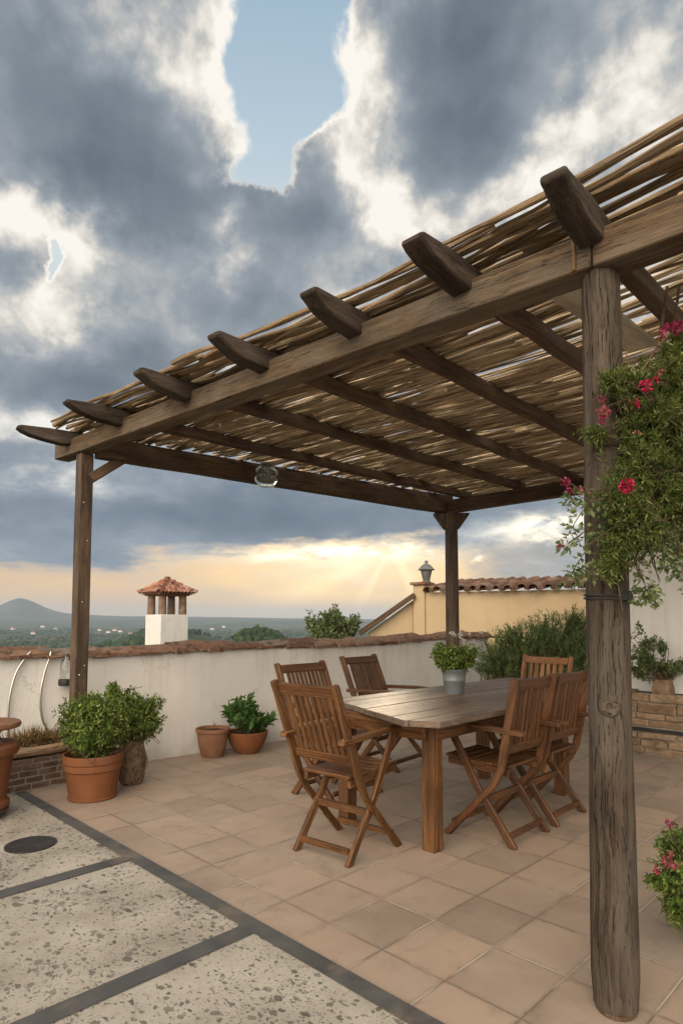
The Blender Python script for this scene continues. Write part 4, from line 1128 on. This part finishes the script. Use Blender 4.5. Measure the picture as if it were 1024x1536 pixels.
def big_shrub():
    root = thing('potted_shrub', 'bushy green shrub in a large ridged terracotta pot before the square brown post', 'potted plant', (1.965, 4.515, 0))
    mb = MB(); mb.lathe(pot_profile(.158, .212, .318, .03, .062), n=48, wob=.006); mb.build('pot', M['terracotta'], root); soil(root, .188, .276)
    foliage(root, (0, 0, .28), [((-.02, .0, .52), (.225, .225, .20)), ((-.10, .08, .58), (.15, .15, .17)), ((.10, -.06, .56), (.16, .16, .17)), ((.0, .02, .68), (.13, .13, .10)), ((-.07, -.06, .44), (.17, .17, .13)), ((.14, .02, .44), (.13, .13, .12))],
            820, 15, .034, .0155, M['leaf_shrub'], 1, .13, stems=60, stem_r=.0045, shell=.5)
big_shrub()
def vase_shrub():
    root = thing('vase_shrub', 'small leafy shrub growing in a brown woven bark vase behind the big terracotta pot', 'potted plant', (2.335, 4.665, 0))
    mb = MB(); mb.lathe([(.0, .0), (.072, .0), (.082, .012), (.102, .08), (.112, .15), (.108, .22), (.09, .28), (.074, .315), (.076, .335), (.066, .335), (.06, .30), (.0, .29)], n=32, wob=.015)
    mb.build('vase', M['weave'], root); mb = MB()
    for k in range(22):
        a0 = rng.uniform(0, 6.28); sp = rng.choice((-1, 1)) * rng.uniform(.6, 1.5)
        path = []
        for i in range(12):
            q = i / 11; z = .01 + .31 * q; r = .083 + .0355 * math.sin(min(1, q * 1.15) * 3.0) ** 1 ; path.append((math.cos(a0 + sp * q) * r, math.sin(a0 + sp * q) * r, z))
        mb.tube(path, .0045, 5)
    mb.build('weave', M['weave_strip'], root); soil(root, .066, .31)
    foliage(root, (0, 0, .30), [((.04, .0, .50), (.17, .17, .15)), ((.10, -.03, .60), (.13, .13, .13)), ((.0, .05, .64), (.12, .12, .11)), ((.14, -.05, .46), (.12, .12, .14)), ((-.09, .06, .52), (.13, .13, .15)), ((-.12, .1, .72), (.05, .05, .08), .01)],
            480, 14, .033, .0155, M['leaf_shrub'], 2, .13, stems=50, stem_r=.004, shell=.55)
vase_shrub()
def empty_pot():
    root = thing('flower_pot', 'small rounded terracotta pot holding only dry soil at the foot of the white wall', 'pot', (3.33, 5.045, 0))
    mb = MB(); mb.lathe([(.0, .0), (.095, .0), (.103, .01), (.128, .10), (.142, .19), (.146, .225), (.158, .232), (.160, .258), (.152, .266), (.140, .262), (.135, .235), (.0, .225)], n=36, wob=.012); mb.build('pot', M['terracotta_old'], root); soil(root, .134, .238)
    mb = MB(); mb.tube([(.02, .01, .23), (.025, .012, .29), (.018, .02, .325)], [.004, .0035, .002], 5); mb.tube([(.025, .012, .28), (.04, .0, .31)], [.003, .002], 5); mb.build('stem', M['twig'], root)
empty_pot()
def geranium():
    root = thing('potted_plant', 'leafy green plant in a round bowl shaped terracotta pot by the white wall', 'potted plant', (3.665, 4.955, 0))
    mb = MB(); mb.lathe([(.0, .0), (.10, .0), (.11, .008), (.155, .07), (.186, .14), (.198, .19), (.20, .202), (.192, .208), (.18, .204), (.176, .18), (.0, .17)], n=40, wob=.008); mb.build('pot', M['terracotta'], root); soil(root, .175, .184)
    foliage(root, (0, 0, .17), [((.0, .0, .32), (.17, .17, .10)), ((-.04, .03, .42), (.13, .13, .11)), ((.03, -.02, .46), (.08, .08, .08)), ((.16, -.08, .28), (.11, .11, .06)), ((-.12, .08, .36), (.08, .08, .1))],
            120, 9, .064, .055, M['leaf_dark'], 4, .12, stems=40, stem_r=.003, shell=.6, up=.55, curl=.3)
geranium()

def urn():
    root = thing('terracotta_urn', 'tall terracotta urn with a wide flat top cut off by the left edge', 'urn', (1.225, 4.555, 0))
    mb = MB(); mb.lathe([(.0, .065), (.178, .065), (.19, .075), (.19, .10), (.172, .115), (.168, .13), (.205, .40), (.225, .405), (.238, .425), (.236, .46), (.222, .475), (.17, .477), (.13, .478), (.0, .478)], n=44); mb.build('body', M['terracotta'], root)
    mb = MB(); mb.lathe([(.0, .4785), (.15, .4785), (.125, .50), (.118, .53), (.135, .56), (.20, .572), (.236, .578), (.244, .592), (.238, .61), (.20, .615), (.0, .612)], n=44); mb.build('rim', M['terracotta_old'], root)
    mb = MB()
    for k in range(4):
        a = k * PI / 2 + .3; mb.beam((math.cos(a) * .16, math.sin(a) * .16, 0), (math.cos(a) * .14, math.sin(a) * .14, .045), .05, .05, up=(1, 0, 0))
    mb.lathe([(.0, .045), (.185, .045), (.188, .055), (.185, .0648), (.0, .0648)], n=30); mb.build('stand', M['rafter'], root, .003)
urn()

def brick_planter():
    root = thing('brick_planter', 'low planter of dark bricks with a log rim and dry grass beneath the steel pipes', 'planter', (0, 0, 0))
    x0, x1 = .55, 2.14; yf = lambda x: 4.985 + .055 * (x - 1.5)
    mb = MB(); mb.prism([(x0, yf(x0) + .007), (x1 - .004, yf(x1) + .007), (x1 - .012, WF(x1) - .004), (x0, WF(x0) - .004)], .235, (0, 0, .1175), (1, 0, 0), (0, 1, 0), (0, 0, 1)); mb.build('mortar', M['mortar'], root)
    mb = MB(); h = .0445
    for row in range(5):
        x = x0 - (row % 2) * .06
        while x < x1 - .02:
            L = rng.uniform(.105, .135); a, b = max(x, x0), min(x + L, x1)
            if b - a > .03: mb.beam((a, yf(a) + .035, .012 + row * .0475 + h / 2), (b, yf(b) + .035 + rng.uniform(-.004, .004), .012 + row * .0475 + h / 2), .07, h * .82)
            x += L + .011
        mb.beam((x1 - .03, yf(x1) + .075, .012 + row * .0475 + h / 2), (x1 - .03, WF(x1) - .01, .012 + row * .0475 + h / 2), .06, h * .82)
    mb.build('wall', M['brick'], root, .004)
    mb = MB(); path = [(x0 + (x1 + .02 - x0) * k / 14, yf(x0 + (x1 - x0) * k / 14) + .02 + rng.uniform(-.008, .008), .272 + rng.uniform(-.006, .008) + .02 * (k / 14)) for k in range(15)]
    mb.tube(path, [.036 * rng.uniform(.85, 1.15) for _ in path], 12)
    mb.tube([(x0, yf(x0) + .09, .29), (1.3, yf(1.3) + .10, .30), (x1, yf(x1) + .10, .31)], [.02, .03, .026], 8)
    mb.build('log_rim', M['branch'], root)
    mb = MB(); n = 12; vs, fs, gs = [], [], []
    for i in range(n + 1):
        x = x0 + (x1 - .03 - x0) * i / n
        for k in range(5):
            y = yf(x) + .05 + (WF(x) - .01 - yf(x) - .05) * k / 4; z = .262 + .05 * math.sin(k / 4 * PI) * (1 + .4 * math.sin(i * 2.1)); vs.append((x, y, z)); gs.append((x, y, z))
    for i in range(n):
        for k in range(4): fs.append((i * 5 + k, i * 5 + k + 1, i * 5 + 6 + k, i * 5 + 5 + k))
    mb.add(vs, fs, gs); mb.build('soil', M['soil'], root)
    g = np.random.default_rng(9); N = 900
    cx = np.array([1.72, 1.80, 1.66, 1.88, 1.35])[g.integers(0, 5, N)]
    px = cx + g.normal(size=N) * .05; py = np.array([yf(q) for q in px]) + .10 + g.random(N) * .16
    pos = np.stack([px, py, np.full(N, .285)], -1)
    dr = norm(np.stack([g.normal(size=N) * .7, g.normal(size=N) * .6 - .25, np.abs(g.normal(size=N)) * .9 + .15], -1))
    v, f = leaf_mesh(pos, dr, norm(g.normal(size=(N, 3))), g.uniform(.07, .20, N), g.uniform(.006, .011, N), .1)
    o = raw('dry_grass', v, f, M['straw'], root); o['kind'] = 'stuff'
    N = 260; px = 2.06 + g.normal(size=N) * .05; py = np.array([yf(q) for q in px]) + .20 + g.random(N) * .12
    v, f = leaf_mesh(np.stack([px, py, np.full(N, .27)], -1), norm(np.stack([g.normal(size=N) * .5, g.normal(size=N) * .4, np.abs(g.normal(size=N)) + .3], -1)), norm(g.normal(size=(N, 3))), g.uniform(.05, .13, N), g.uniform(.006, .01, N), .1)
    o = raw('green_grass', v, f, M['leaf_fern'], root); o['kind'] = 'stuff'
brick_planter()

def stone_planter():
    root = thing('stone_planter', 'low planter wall of rough stacked sandstone blocks before the white house', 'planter', (0, 0, 0))
    X = 6.31; ya, yb = 2.47, -.6
    mb = MB(); mb.box((X + .025, yb, 0), (X + .395, ya - .02, .535)); mb.build('core', M['mortar'], root)
    mb = MB(); z = .004
    hs = (.062, .075, .062, .05, .066, .062, .10, .085)
    for ri, h in enumerate(hs):
        y = ya
        while y > yb:
            L = rng.uniform(.14, .36) * (1.3 if ri == 7 else 1); y2 = max(yb, y - L)
            if ri == 3: y2 = yb
            if y - y2 > .05:
                ins = rng.uniform(-.012, .014) + (.05 if ri == 3 else 0)
                mb.beam((X + .05 + ins, y, z + h / 2 + rng.uniform(-.002, .002)), (X + .05 + ins + rng.uniform(-.006, .006), y2 + .009, z + h / 2), .10, h - .008, n=max(2, int((y - y2) / .06)), jit=.0035)
            y = y2
        # left end face
        mb.beam((X + .10, ya - .045, z + h / 2), (X + .39, ya - .045, z + h / 2), .09, h - .008, n=4, jit=.003)
        z += h + .002
    o = mb.build('wall', M['stone'], root, .009, seg=3)
    mb = MB(); mb.box((X + .01, yb, .212), (X + .03, ya - .1, .246)); mb.build('band', M['darkmetal'], root)
    mb = MB(); mb.box((X + .10, yb + .02, .536), (X + .39, ya - .09, .555)); mb.build('soil', M['soil'], root)
stone_planter()
def stone_pot_plant():
    root = thing('stone_pot_plant', 'open branched little shrub in a rough square stone pot on the sandstone planter', 'potted plant', (6.44, 2.065, .5745))
    mb = MB(); a, b = .085, .072; vs = []
    for s, z in ((a, 0), (a * .98, .05), (b * 1.03, .10), (b, .135)):
        for k in range(16):
            t = 2 * PI * k / 16; c, d = math.cos(t), math.sin(t); q = 1 / max(abs(c), abs(d)) ** .8; vs.append((c * s * q * rng.uniform(.97, 1.03), d * s * q * rng.uniform(.97, 1.03), z))
    fs = [(i * 16 + k, i * 16 + (k + 1) % 16, i * 16 + 16 + (k + 1) % 16, i * 16 + 16 + k) for i in range(3) for k in range(16)] + [tuple(range(15, -1, -1)), tuple(48 + k for k in range(16))]
    mb.add(vs, fs, [(v[0], v[1], v[2]) for v in vs]); mb.build('pot', M['stone'], root)
    e = lambda px, py: (S2 * px, -S2 * px, py)          # offset across the view
    foliage(root, (0, 0, .13), [(e(-.02, .27), (.19, .19, .08)), (e(-.20, .36), (.15, .15, .14)), (e(-.12, .50), (.14, .14, .08)), (e(-.22, .62), (.06, .06, .10)), (e(.14, .25), (.14, .14, .06)), (e(.26, .33), (.07, .07, .07)), (e(-.24, .22), (.12, .12, .08)), (e(.02, .46), (.08, .08, .06))],
            260, 12, .034, .02, M['leaf_olive'], 12, .10, stems=70, stem_r=.0028, shell=.6)
stone_pot_plant()

def table_plant():
    root = thing('table_plant', 'small leafy plant with white blossoms in a grey zinc pot on the table', 'potted plant', (3.765, 2.615, .7515))
    mb = MB(); mb.lathe([(.0, .0), (.064, .0), (.066, .006), (.078, .09), (.0805, .094), (.0805, .10), (.0785, .104), (.088, .16), (.0925, .166), (.0925, .174), (.088, .176), (.084, .160), (.0, .15)], n=36); mb.build('pot', M['zinc'], root); soil(root, .084, .158)
    foliage(root, (0, 0, .15), [((.0, .0, .25), (.155, .155, .085)), ((-.05, .05, .30), (.12, .12, .075)), ((.06, -.06, .28), (.115, .115, .08)), ((.0, .0, .20), (.14, .14, .05))], 420, 11, .022, .015, M['leaf_shrub'], 14, .06, stems=30, stem_r=.002, shell=.45)
    g = np.random.default_rng(3); mb = MB()
    for k in range(9):
        c = Vector((g.normal() * .05 + .03, g.normal() * .05 - .02, .385 + g.random() * .07))
        mb.tube([(0, 0, .2), (c.x * .6, c.y * .6, .32), c], [.0015, .0012, .001], 4)
        flower(root, tuple(c), .017, 10, M['whitepetal'], 40 + k, 'blossom')
    mb.build('flower_stalk', M['twig'], root)
table_plant()

def green_bush():
    root = thing('green_bush', 'large feathery green bush behind the far end of the table', 'bush', (7.35, 3.85, 0))
    e = lambda px, d, z: ((d + px) * S2, (d - px) * S2, z)
    foliage(root, (0, 0, .0), [(e(-.45, .0, .85), (.36, .36, .34)), (e(-.10, .0, .95), (.38, .38, .40)), (e(.30, .0, .95), (.40, .40, .42)), (e(.62, .1, .98), (.34, .34, .44)), (e(.10, .0, 1.22), (.26, .26, .20)), (e(.52, .0, 1.32), (.20, .20, .17)), (e(-.30, .0, 1.12), (.2, .2, .16)), (e(-.62, -.05, .72), (.22, .22, .22)), (e(.0, -.1, .5), (.6, .6, .32)), (e(.6, -.1, .5), (.4, .4, .32))],
            2600, 17, .042, .010, M['leaf_bush'], 17, .22, stems=60, stem_r=.007, shell=.55, up=.6)
green_bush()
def far_shrub():
    root = thing('rounded_shrub', 'small round leafed shrub rising behind the parapet wall tiles left of the ochre gable', 'shrub', (8.37, 8.60, -.62))
    e = lambda px, d, z: ((d + px) * S2, (d - px) * S2, z + .62)
    foliage(root, (0, 0, .0), [(e(-.30, .0, 1.22), (.26, .26, .18)), (e(.0, .0, 1.30), (.30, .30, .26)), (e(.28, .0, 1.20), (.28, .28, .17)), (e(-.46, 0, 1.3), (.09, .09, .14)), (e(.44, 0, 1.27), (.1, .1, .14)), (e(.0, 0, .95), (.5, .5, .2))],
            420, 12, .075, .045, M['leaf_olive'], 23, .2, stems=60, stem_r=.009, shell=.55, up=.4)
far_shrub()

# ------------------------------------------------------------------ climbing plant on the right post and the flowering shrub below it
def pix(px, py, d):
    a = (px - CX) / FOC; b = -(py - CY) / FOC
    f = FWD * math.cos(PITCH) + Vector((0, 0, math.sin(PITCH))); u = FWD * -math.sin(PITCH) + Vector((0, 0, math.cos(PITCH)))
    w = f + RGT * a + u * b; return tuple(Vector((0, 0, EYE)) + w * (d / (w.x * S2 + w.y * S2)))
def climber():
    root = thing('climbing_plant', 'feathery climbing plant with magenta flowers hanging over the weathered round post', 'climbing plant', (2.2, .72, 0))
    o = Vector((2.2, .72, 0)); L = lambda px, py, d: tuple(Vector(pix(px, py, d)) - o)
    B = [(L(1000, 575, 2.08), (.13, .13, .13)), (L(965, 630, 2.0), (.10, .10, .12)), (L(1010, 660, 2.05), (.15, .15, .15)), (L(955, 700, 1.98), (.105, .105, .12)), (L(1000, 740, 2.0), (.14, .14, .13)),
         (L(935, 770, 1.94), (.075, .075, .12)), (L(955, 800, 1.95), (.085, .085, .09)), (L(920, 825, 1.93), (.055, .055, .06), .004), (L(1040, 600, 2.15), (.20, .20, .22)), (L(1050, 740, 2.15), (.18, .18, .17)), (L(1020, 810, 2.08), (.09, .09, .08)),
         (L(915, 572, 1.96), (.06, .035, .028), .003), (L(945, 570, 1.97), (.06, .05, .04), .003), (L(890, 650, 2.0), (.035, .035, .03), .0015), (L(1010, 515, 2.1), (.05, .05, .05), .002), (L(920, 745, 1.93), (.04, .04, .10), .003), (L(1120, 640, 2.25), (.25, .25, .3)), (L(915, 850, 1.93), (.04, .04, .05), .002)]
    foliage(root, L(1060, 690, 2.2), B, 4300, 19, .022, .0042, M['leaf_fern'], 31, .075, up=.12, shell=.42, stems=90, stem_r=.0026, out=.6, curl=.75)
    # woody runners up the hidden side of the post to the roof
    mb = MB()
    for q in ((1075, 1008), (1090, 1030), (1060, 990)):
        mb.tube([L(q[0], 800, 2.25), L(q[0] - 5, 690, 2.22), L(q[1] + 20, 590, 2.2), L(q[1], 500, 2.2), L(q[1] + 10, 430, 2.24)], [.012, .011, .009, .007, .005], 7)
    for pts in (((1000, 640), (960, 590), (905, 612), (900, 640)), ((985, 690), (920, 735), (870, 735), (850, 722)), ((960, 560), (985, 520), (1005, 500))):
        mb.tube([L(a, b, 1.97) for a, b in pts], [.004, .003, .0022, .0015], 5)
    mb.build('runner', M['twig'], root)
    # looser leafy sprigs at the lower edge
    g = np.random.default_rng(77); P = []; st = MB()
    sprigs = [((900, 740), (870, 770), (852, 800)), ((930, 745), (885, 752), (862, 742), (848, 760)), ((920, 790), (885, 815), (862, 850), (848, 880)), ((905, 800), (880, 795), (855, 812), (843, 822)), ((930, 835), (895, 850), (870, 868)), ((900, 850), (880, 865), (862, 872)),
              ((960, 800), (975, 830), (1000, 845)), ((985, 800), (1000, 835), (1015, 870)), ((1010, 780), (1018, 820), (1022, 865)), ((960, 810), (952, 840), (965, 870), (972, 905)), ((990, 780), (970, 805), (985, 830)), ((1020, 800), (990, 815), (1005, 850)), ((1010, 810), (1022, 840), (1026, 890)), ((975, 880), (962, 893), (950, 897)), ((972, 880), (978, 890), (974, 908)), ((1000, 800), (975, 815), (958, 822))]
    for sp in sprigs:
        pts = [L(x, y, 1.97 + g.normal() * .03) for x, y in sp]
        st.tube(pts, [.0026 - .0016 * i / (len(pts) - 1) for i in range(len(pts))], 5)
        P.append(strand(pts, 26, .022, .015, g, .022))
    v, f = leaf_mesh(*[np.concatenate([p[i] for p in P]) for i in range(5)])
    for pts in (((948, 830), (955, 855), (968, 880)), ((960, 835), (956, 860), (975, 868)), ((975, 810), (982, 850), (988, 875)), ((975, 808), (978, 845), (990, 872))):
        st.tube([L(x, y, 1.99) for x, y in pts], [.0025, .002, .001], 5)
    st.build('sprig_stem', M['twig'], root)
    raw('loose_leaves', v, f, M['leaf_olive'], root)
    for i, (px, py, r, n, mt, d) in enumerate([(940, 728, .021, 60, 'red', 1.86), (905, 618, .022, 34, 'pink', 1.93), (902, 630, .016, 20, 'magenta', 1.93), (903, 600, .014, 16, 'magenta', 1.93), (968, 580, .02, 30, 'red', 1.88), (980, 570, .015, 20, 'red', 1.89), (952, 606, .014, 18, 'red', 1.88), (990, 558, .012, 14, 'pink', 1.9), (1005, 494, .026, 36, 'magenta', 2.05), (1018, 488, .02, 26, 'magenta', 2.06), (992, 506, .014, 16, 'pink', 2.05),
                                       (848, 722, .017, 26, 'magenta', 1.97), (852, 735, .013, 16, 'magenta', 1.97), (868, 735, .016, 18, 'pink', 1.97), (880, 742, .012, 14, 'pink', 1.97), (841, 818, .011, 16, 'magenta', 1.96), (955, 648, .011, 10, 'pink', 1.87)]):
        flower(root, L(px, py, d), r, n, M[mt], 200 + i)
climber()

def red_flower_shrub():
    c = Vector(pix(1080, 1300, 2.5)); base = Vector((c.x, c.y, 0))
    root = thing('flowering_shrub', 'drooping green shrub with pink red flowers at the lower right edge', 'potted plant', base)
    L = lambda px, py, d: tuple(Vector(pix(px, py, d)) - base)
    mb = MB(); mb.lathe(pot_profile(.12, .165, .26, .03, .05), n=36); mb.build('pot', M['terracotta_old'], root); soil(root, .145, .222)
    foliage(root, (0, 0, .22), [(L(1020, 1270, 2.42), (.09, .09, .08)), (L(1000, 1310, 2.38), (.08, .08, .08)), (L(1020, 1345, 2.36), (.10, .10, .08)), (L(1075, 1280, 2.5), (.2, .2, .13)), (L(1090, 1350, 2.5), (.2, .2, .12)), (L(1010, 1372, 2.36), (.06, .06, .05)), (L(975, 1320, 2.36), (.04, .04, .04))], 620, 13, .024, .012, M['leaf_shrub'], 51, .08, stems=50, stem_r=.0025, shell=.42, up=.0)
    for i, (px, py, r, n, mt) in enumerate([(1003, 1235, .016, 20, 'magenta'), (1000, 1292, .022, 30, 'pink'), (985, 1305, .014, 16, 'red'), (1012, 1298, .016, 18, 'pink'), (1006, 1282, .014, 16, 'pink')]):
        flower(root, L(px, py, 2.30), r, n, M[mt], 300 + i)
    mb = MB(); mb.tube([L(1030, 1300, 2.42), L(1010, 1262, 2.36), L(1003, 1238, 2.31)], [.003, .002, .0012], 5); mb.build('flower_stalk', M['twig'], root)
red_flower_shrub()
